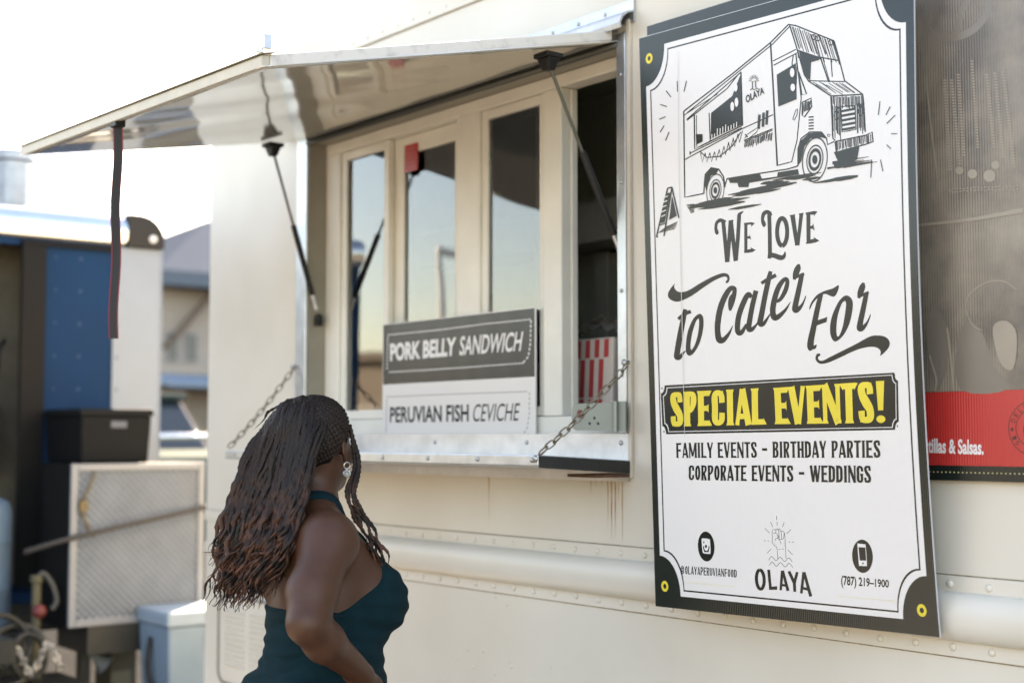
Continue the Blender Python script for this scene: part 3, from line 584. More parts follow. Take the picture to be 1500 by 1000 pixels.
for P in ([(232, 265, 44), (256, 500, 46), (280, 742, 50)], [(322, 262, 52), (302, 500, 44), (282, 740, 44)], [(322, 262, 46), (350, 500, 46), (378, 728, 50)], [(418, 205, 44), (402, 480, 44), (380, 725, 44)], [(495, 288, 36), (495, 630, 36)], [(475, 301, 26), (560, 293, 26), (578, 312, 60)], [(500, 458, 26), (538, 455, 28), (548, 452, 66)], [(475, 628, 16), (520, 615, 40), (566, 606, 40), (576, 585, 76)], [(765, 180, 46), (772, 420, 44), (774, 640, 46), (765, 700, 40)], [(1035, 205, 52), (1062, 380, 48), (1088, 548, 46)], [(1137, 185, 42), (1115, 380, 40), (1094, 548, 40)], [(1003, 206, 14), (1064, 196, 14)], [(1108, 188, 14), (1163, 178, 14)], [(1218, 178, 46), (1220, 526, 46)], [(1188, 182, 24), (1285, 172, 44), (1302, 185, 70)], [(1222, 342, 34), (1265, 338, 36), (1282, 335, 90)], [(1192, 524, 16), (1250, 502, 46), (1298, 492, 46), (1310, 472, 84)], [(298, 268, 16), (352, 260, 16)]):
    pr.ribbon(P, Cc, smooth=False)
R([(415, 212, 46), (425, 185, 36), (452, 165, 20), (468, 155, 6)], Cc)
R([(700, 335, 14), (704, 305, 48), (688, 250, 36), (702, 185, 44), (742, 162, 46), (785, 185, 40), (796, 182, 8)], Cc); R([(765, 655, 60), (830, 668, 56), (900, 690, 58), (938, 670, 40), (950, 620, 10)], Cc)
P = [(915 + 58 * math.sin(a), 393 + 158 * math.cos(a), 46 * abs(math.sin(a)) + 54 * (1 - abs(math.sin(a)))) for a in np.linspace(0, 2 * PI, 30)]; pr.ribbon(P, Cc, smooth=False)
pr.done('script_lettering', 'ink', sign)
# banner
Dc = crop(960, 540, 4.054)
pr = Print(at, .0004)
def bandloop(o):   # notched banner, o = inset in crop px
    c = [(33 + o, 98 + o), (1402 - o * .9 + 40, 22 + o), (1446 - o, 362 - o), (42 + o, 388 - o)]; P = []
    n1 = 22
    for (x, y), (dx, dy) in zip(c, ((1, 1), (-1, 1), (-1, -1), (1, -1))):
        arc = [(x + dx * n1 * math.sin(a) * (1.0), y + dy * (n1 + 26) * math.cos(a)) for a in np.linspace(0, PI / 2, 8)]
        if dx * dy < 0: arc = arc[::-1]
        P += arc
    return [Dc(q) for q in P]
pr.loops(bandloop(0))
for p in ((40, 116), (52, 372), (1421, 38), (1438, 340)): pr.ell(p, 4, 6, Dc)
pr.done('banner', 'ink', sign)
pr = Print(at, .0006); pr.loops(bandloop(13), bandloop(17)); pr.done('banner_line', 'white_ink', sign)
pr = Print(at, .0008)
spurred(pr, 'SPECIAL', quadmap(px, *[(960 + x / 4.054, 540 + y / 4.054) for x, y in ((90, 140), (650, 113), (653, 330), (94, 343))]), .24, .15, .07)
spurred(pr, 'EVENTS!', quadmap(px, *[(960 + x / 4.054, 540 + y / 4.054) for x, y in ((706, 113), (1366, 70), (1372, 320), (716, 328))]), .24, .15, .07)
pr.done('yellow_lettering', 'yellow_ink', sign)
pr = Print(at, .0004)
for txt, q in (('FAMILY EVENTS - BIRTHDAY PARTIES', ((124, 440), (1334, 423), (1336, 527), (126, 528))), ('CORPORATE EVENTS - WEDDINGS', ((200, 572), (1279, 574), (1281, 676), (200, 660)))):
    spurred(pr, txt, quadmap(px, *[(960 + x / 4.054, 540 + y / 4.054) for x, y in q]), .2, .13, .1)
pr.done('event_lettering', 'ink', sign)
# foot of the board: handle, logo, phone
Ec = crop(980, 740, 4.412)
pr = Print(at, .0004)
pr.ell((241, 264), 54, 97, Ec, rot=-.06); pr.done('icon_disc', 'ink', sign); pr = Print(at, .0004); pr.ell((1251, 327), 67, 108, Ec, rot=-.06); pr.done('icon_disc', 'ink', sign); pr = Print(at, .0004)
E_ = lambda *q: quadmap(px, *[(980 + x / 4.412, 740 + y / 4.412) for x, y in q])
sans(pr, '@', E_((75, 388), (100, 390), (100, 442), (75, 440)), .03); spurred(pr, 'OLAYAPERUVIANFOOD', E_((105, 390), (438, 414), (438, 464), (105, 442)), .17, .12, .12)
Of = crop(1090, 745, 7.41)
P = [(177 + 42 * math.sin(a) + 5 * -math.cos(a), 764 - 104 * math.cos(a), 34) for a in np.linspace(0, 2 * PI, 30)]; pr.ribbon(P, Of, smooth=False)
for P in ([(268, 658, 30), (288, 873, 30)], [(276, 860, 34), (360, 856, 38)], [(416, 668, 30), (398, 880, 26)], [(420, 668, 28), (478, 886, 32)], [(400, 822, 24), (462, 830, 28)], [(488, 675, 32), (545, 800, 32)], [(578, 683, 28), (548, 800, 32)], [(546, 790, 32), (552, 897, 30)], [(648, 684, 30), (622, 915, 28)], [(652, 684, 30), (725, 948, 34)], [(628, 855, 26), (700, 872, 32)]):
    pr.ribbon(P, Of, smooth=False)
pr.done('logo_lettering', 'ink', sign); pr = Print(at, .0004)
sans(pr, '(787) 219–1900', E_((1112, 450), (1422, 480), (1422, 545), (1114, 532)), .028)
pr.done('contact_lettering', 'ink', sign)
pr = Print(at, .0006)
pr.loops([Ec(q) for q in smoothloop([(212, 220), (225, 212), (258, 216), (266, 228), (269, 300), (262, 312), (228, 308), (218, 296)])])
pr.loops([Ec(q) for q in smoothloop([(1219, 252), (1228, 246), (1262, 250), (1272, 260), (1280, 380), (1272, 390), (1238, 388), (1228, 378)])])
pr.done('icon', 'white_ink', sign)
pr = Print(at, .0008)
pr.loops([Ec(q) for q in ((1226, 268), (1270, 270), (1276, 355), (1234, 354))]); pr.ell((1255, 373), 5, 6, Ec); pr.ell((240, 263), 7, 10, Ec); pr.ell((226, 237), 4, 6, Ec)
pr.ribbon([(224, 262, 6), (228, 285, 7), (243, 296, 8), (257, 285, 7), (260, 262, 6)], Ec); pr.loops([Ec(q) for q in ((226, 285), (232, 296), (256, 296), (259, 285), (258, 300), (228, 300))])
pr.done('icon_detail', 'ink', sign); pr = Print(at, .0004)
Fc = crop(1090, 745, 7.41)
def ln(P, w=4, sm=True): pr.ribbon(P, Fc, smooth=sm, w=w)
for P in ([(352, 75), (356, 118)], [(359, 140), (360, 180)], [(288, 140), (312, 195)], [(436, 145), (418, 195)], [(226, 208), (278, 262)], [(508, 222), (460, 270)], [(216, 342), (236, 344)], [(254, 345), (272, 346)], [(482, 357), (502, 358)], [(520, 359), (540, 360)], [(250, 480), (296, 432)], [(476, 444), (528, 496)]): ln(P, 5, False)
for P in ([(305, 262), (310, 230), (335, 220), (345, 232), (360, 215), (372, 225), (385, 216), (400, 240), (420, 238), (438, 262), (445, 310), (452, 440), (456, 540)], [(305, 262), (308, 320), (305, 360), (330, 395), (358, 430), (366, 540)], [(345, 232), (345, 262)], [(375, 225), (384, 325)], [(402, 240), (410, 325)], [(318, 265), (345, 262), (368, 285), (366, 312), (345, 322), (340, 345)], [(384, 325), (400, 330), (428, 318), (436, 265)], [(368, 320), (392, 345), (402, 382)], [(375, 440), (395, 432)], [(412, 432), (430, 440)]): ln(P, 4.5)
ln([(366, 283), (372, 300), (366, 318)], 9)
ln([(268, 555), (300, 515), (348, 560), (392, 522), (442, 568), (485, 530), (525, 574)], 5); ln([(275, 612), (306, 573), (352, 620), (395, 580), (446, 627), (490, 588), (530, 634)], 5)
for p in ((320, 345), (332, 368), (345, 388), (357, 408), (436, 352), (438, 372), (437, 392)): pr.ell(p, 3, 3, Fc, 8)
pr.done('fist_logo', 'ink', sign)
pr = Print(at, .0004)
for k in range(18): pr.ell((108 + k * 18, 494 + k * 1.7), 5, 5, Ec, 8)
for k in range(22): pr.ell((1090 + k * 17.5, 585 + k * 1.5), 5, 5, Ec, 8)
pr.done('dotted_rule', 'pale_yellow', sign)
# ---- drawing of the van
Gc = crop(980, 20, 3.225); pr = Print(at, .0004)
def dl(P, w=4.2, sm=False): pr.ribbon([(*p[:2], p[2]) if len(p) > 2 else p for p in P], Gc, smooth=sm, w=w * 1.3)
for P, w_ in (([(70, 462), (75, 868), (165, 850)], 5), ([(70, 462), (300, 285), (480, 138), (565, 52), (600, 58), (780, 130)], 5), ([(85, 470), (310, 290), (490, 145), (572, 60)], 4), ([(72, 480), (230, 380)], 3),
              ([(780, 130), (800, 200), (830, 318), (915, 382), (920, 420), (928, 560)], 5), ([(570, 55), (600, 150), (640, 290), (660, 320), (765, 390)], 5), ([(610, 175), (700, 205), (798, 222)], 5),
              ([(480, 140), (490, 300), (512, 720)], 6), ([(492, 225), (600, 170)], 4), ([(495, 245), (608, 185), (612, 210)], 4), ([(600, 190), (625, 400), (605, 600), (580, 700), (512, 718)], 4),
              ([(660, 318), (830, 322)], 4), ([(765, 390), (915, 382)], 5), ([(765, 390), (775, 590), (785, 600)], 5), ([(715, 205), (755, 325)], 5), ([(725, 205), (760, 325)], 3), ([(765, 212), (772, 300)], 4),
              ([(785, 605), (930, 575), (960, 560), (965, 605), (930, 618), (790, 655), (785, 605)], 5), ([(75, 690), (345, 545), (492, 478)], 4), ([(100, 660), (345, 540)], 4), ([(100, 650), (100, 668)], 4), ([(355, 600), (490, 545)], 5), ([(360, 605), (490, 552)], 3),
              ([(120, 480), (122, 640), (345, 530)], 5), ([(340, 275), (348, 530)], 5), ([(340, 278), (85, 500)], 4), ([(330, 285), (275, 355), (85, 505)], 4), ([(130, 480), (132, 630)], 3), ([(190, 470), (195, 600)], 4),
              ([(165, 850), (168, 800)], 5), ([(262, 820), (275, 780), (430, 755), (560, 735), (610, 720)], 5), ([(610, 720), (610, 640), (625, 590), (665, 560), (720, 560), (745, 590), (750, 620), (780, 605)], 5),
              ([(168, 800), (172, 760), (200, 728), (235, 735), (258, 770), (265, 820)], 5), ([(585, 500), (600, 455), (608, 450), (605, 480), (592, 505), (585, 500)], 3), ([(605, 245), (600, 195), (588, 195), (582, 235), (585, 300)], 4), ([(605, 245), (602, 330), (595, 370)], 3),
              ([(612, 275), (650, 380), (628, 385), (612, 275)], 5), ([(630, 420), (672, 400), (675, 440), (640, 490), (630, 480), (630, 420)], 5), ([(750, 570), (762, 572), (758, 582), (750, 580), (750, 570)], 3),
              ([(145, 650), (180, 680), (240, 675), (300, 625), (340, 560)], 4), ([(358, 590), (372, 570), (425, 535), (415, 560), (378, 590)], 3), ([(360, 570), (372, 585)], 5)):
    dl(P, w_)
for k in range(5): dl([(660, 490 + k * 14), (684, 488 + k * 14)], 5)
for k in range(9):
    a, b2 = (150 + k * 22, 655 + 25 * math.sin(k * .45 + .2) - k * 9), (172 + k * 22, 655 + 25 * math.sin(k * .45 + .5) - (k + 1) * 9); dl([a, ((a[0] + b2[0]) / 2 - 4, a[1] + 42), b2], 3)
for k in range(5): dl([(815, 462 + k * 22), (880, 450 + k * 22)], 9)
dl([(812, 440), (818, 560), (884, 548), (880, 435), (812, 440)], 4)
for c in ((792, 482), (906, 462)): pr.ell(c, 13, 24, Gc, hole=.78)
# hatching
def hatch(x0, y0, x1, y1, hx, hy, n_, w_, jit=4):
    for k in range(n_):
        t_ = k / (n_ - 1); a = (x0 + (x1 - x0) * t_ + rng.normal(0, jit * .3), y0 + (y1 - y0) * t_ + rng.normal(0, jit)); dl([a, (a[0] + hx * (1 + .08 * rng.normal()), a[1] + hy * (1 + .12 * rng.normal()))], w_)
hatch(580, 62, 775, 132, 32, 105, 24, 2.6, 3); hatch(770, 395, 915, 388, 2, 52, 22, 3.2, 3); hatch(770, 440, 808, 440, 3, 135, 8, 3); hatch(888, 430, 922, 425, 3, 130, 8, 3); hatch(790, 606, 958, 572, 3, 42, 26, 3)
hatch(680, 330, 820, 330, 70, 48, 10, 2.2, 5); hatch(362, 606, 488, 556, -4, 34, 24, 2.6); hatch(640, 425, 670, 412, -6, 45, 7, 3.2)
for P in ([(200, 470), (300, 390), (335, 300), (342, 285), (346, 525), (198, 592)], [(510, 290), (600, 235), (604, 405), (518, 440)], [(615, 180), (720, 212), (705, 222), (672, 230), (668, 318), (640, 290)], [(128, 570), (160, 570), (160, 605), (130, 620)], [(780, 655), (900, 630), (890, 690), (850, 708), (800, 700)], [(610, 640), (625, 600), (665, 565), (720, 562), (745, 592), (720, 585), (670, 590), (640, 630), (625, 700), (612, 715)], [(168, 800), (175, 760), (200, 730), (235, 738), (225, 755), (200, 765), (185, 800), (180, 850)], [(280, 780), (430, 758), (440, 780), (512, 770), (515, 750), (610, 735), (615, 760), (380, 800), (375, 820), (330, 820), (325, 800), (290, 800)]):
    pr.loops([Gc(q) for q in P])
for c, rx, ry in (((690, 690), 60, 108), ((220, 835), 42, 80)):
    pr.ell(c, rx, ry, Gc, hole=.93, rot=.12); pr.ell(c, rx * .66, ry * .66, Gc, hole=.9, rot=.12)
    c2 = (c[0] - rx * .35, c[1]); pr.ell(c, rx * .5, ry * .5, Gc, hole=.7, rot=.12); pr.ell(c, rx * .2, ry * .2, Gc)
# ground shading: broken sweeps of ink
for k in range(34):
    t_ = rng.random(); x_ = 80 + 230 * t_ if k < 17 else 260 + 560 * t_; y_ = (940 - .05 * x_ - 45 * rng.random()) if k < 17 else 880 - .17 * (x_ - 260) - 60 * rng.random()
    l_ = 60 + 190 * rng.random(); dl([(x_, y_, 2), (x_ + l_ * .3, y_ - l_ * .045, 13), (x_ + l_ * .7, y_ - l_ * .11, 12), (x_ + l_, y_ - l_ * .16, 2)], 9)
for k in range(14):
    x_ = 740 + 90 * rng.random(); y_ = 735 - 30 * rng.random() - (x_ - 740) * .1; l_ = 60 + 110 * rng.random(); dl([(x_, y_, 10), (x_ + l_, y_ - l_ * .16, 2)], 9)
for k in range(7): dl([(85 + k * 3, 905 + k * 6), (120, 900 + k * 6)], 3)
for P in ([(-12, 365), (10, 395)], [(40, 320), (42, 370)], [(-40, 430), (-8, 440)], [(72, 370), (84, 318)], [(-45, 500), (-15, 488)], [(-40, 560), (-22, 530)], [(-15, 600), (2, 560)], [(990, 480), (998, 415)], [(1026, 480), (1046, 440)], [(1030, 520), (1070, 480)], [(1050, 568), (1080, 568)], [(1030, 620), (1050, 640)], [(1000, 690), (1012, 745)], [(958, 690), (955, 775)]):
    dl([(a + 0, b_) for a, b_ in P], 3)
for k, x_ in enumerate((425, 445, 462)): dl([(x_, 545 - k * 10), (x_ + 2, 500 - k * 10), (x_ + 4, 478 - k * 10)], 9)
for x_, y_ in ((685, 112), (705, 118), (765, 138)): pr.ell((x_, y_), 12, 14, Gc, hole=.7)
# A-board
for P, w_ in (([(-5, 825), (-58, 1055)], 5), ([(15, 820), (48, 965)], 5), ([(-5, 825), (15, 820)], 5), ([(15, 822), (-22, 1050)], 5), ([(-58, 1055), (-50, 1055)], 4), ([(-45, 1000), (-10, 988)], 4)): dl(P, w_)
pr.loops([Gc(q) for q in ((-12, 850), (8, 845), (-18, 985), (-42, 992))]); pr.loops([Gc(q) for q in ((16, 860), (38, 955), (2, 975))])
for k in range(5): dl([(-50 + 8 * k, 1035 - 6 * k), (30 + 3 * k, 1015 - 8 * k)], 2.5)
sans(pr, 'OLAYA', quadmap(px, *[(980 + x / 3.225, 20 + y / 3.225) for x, y in ((362, 390), (448, 345), (452, 378), (366, 425))]), .03)
for k in range(9):
    a = PI * k / 8; dl([(403 + 12 * math.cos(a), 320 - 14 * math.sin(a)), (403 + 24 * math.cos(a), 318 - 28 * math.sin(a))], 2)
dl([(396, 355), (395, 322), (410, 318), (411, 350)], 3); dl([(385, 362), (395, 355), (405, 362), (415, 352), (424, 358)], 3)
pr.done('van_drawing', 'ink', sign)
pr = Print(at, .003); pr.ribbon([(994, 75, .6), (997, 330, .9), (1001, 500, .9), (1004, 640, .5)], px, smooth=False); pr.done('crease', mat('pale crease', (.62, .6, .55), .3), sign)
pr = Print(at, .0026)
for c, a, b2 in (((318, 350), 9, 20), ((302, 440), 9, 22), ((322, 420), 9, 22), ((585, 280), 11, 22), ((588, 350), 11, 18)): pr.ell(c, a, b2, Gc, 12)
for k in range(10): dl([(205 + k * 13, 590 - k * 6), (206 + k * 13, 575 - k * 6 - rng.random() * 25)], 3)
for k in range(5): dl([(-34 + k * 1, 960 - k * 22), (-14 + k * 3, 950 - k * 22)], 3)
pr.done('drawing_highlight', 'white_ink', sign)

# ---------------- black-topped board behind it
at2, px2 = surface((-2.60, -.03, 1.25), (.9995, .03, 0), (0, -.03, .9995))
s2 = thing('backing_sign', 'dark edged board peeking out above the tall catering sign', 'sign', (-2.6, -.03, 1.25))
u0, v0 = px2((948, 39)); nn2 = np.cross((.9995, .03, 0), (0, -.03, .9995))
MB().prism([at2(u0, .1), at2(u0 + .72, .1), at2(u0 + .72, v0), at2(u0, v0)], nn2 * -.004).build('board', 'board_black', s2)
pr = Print(at2, .0002); pr.loops([(u0 + .02, .12), (u0 + .70, .12), (u0 + .70, v0 - .032), (u0 + .02, v0 - .032)], ); pr.done('white_panel', 'board', s2)

# ---------------- photo board at the right edge
at3, px3 = surface((-1.9, -.02, 1.458), (1, 0, 0), (0, 0, 1))
s3 = thing('salsa_sign', 'sepia photo board with a red band and round seal at the right', 'sign', (-1.9, -.02, 1.458))
H3 = 1.45; W3 = 1.15
MB().box(-1.9, -1.9 + W3, -.02, -.014, 1.458, 1.458 + H3).build('board', 'board_black', s3)
sep = corrugated('sepia photo print', (.30, .25, .19), .28, .0065, .6); t = sep.node_tree
rp = [n for n in t.nodes if n.type == 'VALTORGB'][0]; ns = [n for n in t.nodes if n.type == 'TEX_NOISE'][0]; ns.inputs['Scale'].default_value = 5.0; ns.inputs['Detail'].default_value = 9
rp.color_ramp.elements[0].position = .38; rp.color_ramp.elements[0].color = (.13, .11, .09, 1); rp.color_ramp.elements[1].position = .66
pr = Print(at3, .0002); pr.loops([(.012, .19), (W3 - .012, .19), (W3 - .012, H3 - .012), (.012, H3 - .012)]); pr.done('photo_print', sep, s3)
redm = corrugated('red print', (.52, .035, .03), .3, .0065, .6)
pr = Print(at3, .0002); pr.loops([(.002, .032), (W3 - .012, .032), (W3 - .012, .1895), (.002, .1895)]); pr.done('red_band', redm, s3)
lm = mat('light sepia', (.335, .285, .22), .3); dm = mat('deep sepia', (.05, .045, .038), .3, spec=.9)
pr = Print(at3, .0003); Q = lambda q: px3(q)
pr.ribbon([(1352, 20, 9), (1362, 45, 10), (1385, 55, 11), (1415, 50, 11), (1440, 30, 10), (1452, 0, 9)], Q); pr.ribbon([(1400, 50, 12), (1408, 20, 10), (1418, 0, 9)], Q)
pr.loops([Q(q) for q in ((1362, 545), (1356, 480), (1372, 450), (1390, 482), (1388, 540), (1375, 572))]); pr.loops([Q(q) for q in smoothloop([(1400, 520), (1415, 470), (1440, 490), (1452, 530), (1475, 570), (1410, 572)])])
for k in range(14): pr.ell((1412 + 38 * rng.random(), 545 + 20 * rng.random()), 4, 5, Q, 10)
pr.done('photo_shadow_shape', mat('soft sepia shade', (.2, .17, .135), .3, spec=.7), s3)
pr = Print(at3, .0005)
for cx_, y0, y1, sl, wd in ((1384, 118, 250, .06, 4), (1394, 118, 240, .1, 4), (1404, 110, 230, .07, 4), (1424, 90, 220, .07, 3), (1446, 110, 215, .1, 4), (1458, 108, 230, .1, 4), (1470, 106, 245, .12, 4)):
    y_ = y0
    while y_ < y1: pr.ell((cx_ + (y_ - y0) * sl, y_), wd * .8, 1.3, Q, 8); y_ += 4.2
for c, r_ in (((1425, 255), 7), ((1450, 258), 9), ((1406, 250), 6), ((1459, 242), 6)): pr.ell(c, r_, r_, Q)
for y_ in (276, 280):
    for k in range(20): pr.ell((1392 + k * 5.2, y_ + rng.random() * 2 - k * .2), 2.2, 1, Q, 8)
pr.ribbon([(1345, 330, 4), (1420, 322, 5), (1500, 308, 7)], Q); pr.ribbon([(1358, 125, 2.5), (1366, 200, 3), (1374, 262, 2)], Q)
pr.ribbon([(1490, 424, 2.2), (1470, 412, 2.2), (1445, 414, 2.2), (1422, 430, 2.2), (1415, 450, 2), (1425, 475, 1.6), (1440, 484, 1.4)], Q)
for P in ([(1388, 480), (1394, 530), (1398, 572)], [(1362, 520), (1372, 555), (1370, 572)]): pr.ribbon([(*p, 3) for p in P], Q)
pr.loops([Q(q) for q in smoothloop([(1455, 480), (1475, 470), (1490, 490), (1485, 540), (1465, 530)])])
pr.done('photo_light_shape', lm, s3)
pr = Print(at3, .0004); sans(pr, 'rtillas & Salsas.', quadmap(px3, (1355, 641), (1441, 644), (1441, 666), (1355, 663)), .03); pr.done('salsa_lettering', 'white_ink', s3)
sc_ = px3((1513, 627)); seal = mat('dark seal ink', (.09, .02, .018), .5)
pr = Print(at3, .0004); R1 = sc_[0] - px3((1477, 627))[0]
pr.ell(sc_, R1, R1, hole=.965, n=48); pr.ell(sc_, R1 * .7, R1 * .7, hole=.95, n=40); pr.ell((sc_[0] - R1 * .84, sc_[1] - .002), .004, .004, n=10)
for txt, a0, step, inward in (('DELICIOUS', 160, -17, 1), ('10 MA', 205, 15, -1)):
    for k, ch in enumerate(txt):
        if ch == ' ': continue
        a = math.radians(a0 + step * k); c = (sc_[0] + R1 * .83 * math.cos(a), sc_[1] + R1 * .83 * math.sin(a)); e1 = (math.sin(a) * inward, -math.cos(a) * inward); e2 = (math.cos(a) * inward, math.sin(a) * inward); h2 = R1 * .09
        sans(pr, ch, lambda q, c=c, e1=e1, e2=e2, h2=h2: (c[0] + e1[0] * (q[0] - .5) * h2 * 1.5 + e2[0] * (q[1] - .5) * 2 * h2, c[1] + e1[1] * (q[0] - .5) * h2 * 1.5 + e2[1] * (q[1] - .5) * 2 * h2), .02)
for k in range(3): pr.ribbon([(sc_[0] - R1 * .28 + k * R1 * .25, sc_[1] - R1 * .35, R1 * .1), (sc_[0] - R1 * .3 + k * R1 * .25, sc_[1], R1 * .16), (sc_[0] - R1 * .2 + k * R1 * .25, sc_[1] + R1 * .45, R1 * .05)])
pr.done('seal', seal, s3)
pr = Print(at3, .0004)
for k in range(110): pr.ell((.01 + k * .0103, .0175), .0022, .0016, n=8)
pr.done('dotted_rule', mat('gold dots', (.5, .42, .2), .5), s3)

# ---------------- menu board on the sill
m0, m1, mz0, mz1 = -4.148, -3.31, 1.5532, 1.942
at4, px4 = surface((m0, .052, mz0), (1, 0, 0), (0, 0, 1))
mn = thing('menu_sign', 'black and white menu board standing on the window sill', 'sign', (m0, .052, mz0))
MB().box(m0, m1, .052, .057, mz0, mz1).build('board', 'board', mn)
zb = 1.732 - mz0; Wm = m1 - m0; Hm = mz1 - mz0
mat_blk = corrugated('black menu print', (.016, .019, .023), .24, .11, .5, colvar=.3)
pbsdf(mat_blk).inputs['Specular IOR Level'].default_value = .45
pr = Print(at4, .0002); pr.loops([(.003, zb), (Wm - .003, zb), (Wm - .003, Hm - .003), (.003, Hm - .003)]); pr.done('black_panel', mat_blk, mn)
Hc = crop(560, 440, 4.7625); Hq = lambda *q: quadmap(px4, *[(560 + x / 4.7625, 440 + y / 4.7625) for x, y in q])
Hc = lambda q: px4((560 + q[0] / 4.7625, 440 + q[1] / 4.7625))
def dashes(pr, P, step, w_):
    P = np.array(P, float); seg = np.linalg.norm(np.diff(P, axis=0), axis=1); cum = np.concatenate([[0], np.cumsum(seg)]); s_ = 0
    ev = lambda d: (np.interp(d, cum, P[:, 0]), np.interp(d, cum, P[:, 1]))
    while s_ + step * .6 < cum[-1]: pr.ribbon([(*ev(s_), w_), (*ev(s_ + step * .6), w_)], Hc, smooth=False); s_ += step
pr = Print(at4, .0004)
sans(pr, 'PORK BELLY', Hq((55, 300), (518, 255), (510, 385), (55, 425)), .04); sans(pr, 'SANDWICH', Hq((540, 250), (985, 215), (975, 352), (538, 384)), .016, .18)
dashes(pr, [(40, 240), (400, 205), (700, 165), (1035, 132)], 21, 10); dashes(pr, [(1038, 138), (1034, 300), (1020, 390), (985, 432)], 32, 9); dashes(pr, [(985, 436), (600, 465), (300, 485), (35, 500)], 21, 10); dashes(pr, [(40, 255), (34, 500)], 26, 7)
pr.done('pork_lettering', 'white_ink', mn)
pr = Print(at4, .0003)
sans(pr, 'PERUVIAN FISH', Hq((55, 742), (603, 722), (603, 845), (53, 852)), .022); sans(pr, 'CEVICHE', Hq((638, 722), (962, 714), (955, 838), (632, 845)), .0, .16)
gm = mat('grey dash ink', (.2, .2, .19), .5)
pr.done('fish_lettering', mat('flat black ink', (.012, .013, .010), .5, spec=.2), mn)
pr = Print(at4, .0003)
dashes(pr, [(30, 672), (500, 652), (1025, 634)], 19, 8); dashes(pr, [(1028, 640), (1025, 800), (1012, 890), (985, 930)], 34, 5); dashes(pr, [(985, 936), (500, 940), (30, 942)], 19, 9); dashes(pr, [(32, 690), (28, 940)], 24, 6)
pr.done('stitched_border', gm, mn)

# ---------------- striped paper bag and cups in the open window
bag = thing('paper_bag', 'red and white striped paper packet in clear plastic inside the open window', 'bag', (-3.26, .25, 1.55))
b = MB(); x0, x1 = -3.375, -3.135
b.hexa([(x0, .2, 1.55), (x1, .2, 1.55), (x1, .3, 1.55), (x0, .3, 1.55)], [(x0 + .005, .215, 1.85), (x1 - .005, .215, 1.85), (x1 - .005, .285, 1.85), (x0 + .005, .285, 1.85)])
b.build('packet', mat('white paper', (.62, .56, .5), .6), bag, bev=.006)
b = MB(); 
for row, (za, zb_, sh) in enumerate(((1.56, 1.665, 0), (1.67, 1.785, 0), (1.79, 1.845, 1))):
    for k in range(5):
        xa = x0 + .006 + (k + .5 * sh) * .042
        if xa + .02 > x1: continue
        y_ = lambda z: .2 + .015 * (z - 1.55) / .3 - .0012
        b.add([(xa, y_(za), za), (xa + .021, y_(za), za), (xa + .021, y_(zb_), zb_), (xa, y_(zb_), zb_)], [(0, 1, 2, 3)])
b.build('stripes', mat('red stripe', (.5, .06, .06), .5), bag)
m = mat('clear plastic film', (.75, .72, .68), .2); pbsdf(m).inputs['Transmission Weight'].default_value = .75; pbsdf(m).inputs['IOR'].default_value = 1.25
P = [[(x0 + (x1 - x0) * i / 12, .25 + .045 * math.sin(2 * PI * j / 12) * (1 - (i / 6 - 1) ** 2 * .3), 1.852 + .03 * abs(math.cos(PI * j / 12)) + .035 * math.sin(PI * i / 12) + .01 * math.sin(i * 2.1 + j)) for j in range(7)] for i in range(13)]
MB().grid(P).build('wrapper', m, bag, smooth=True)
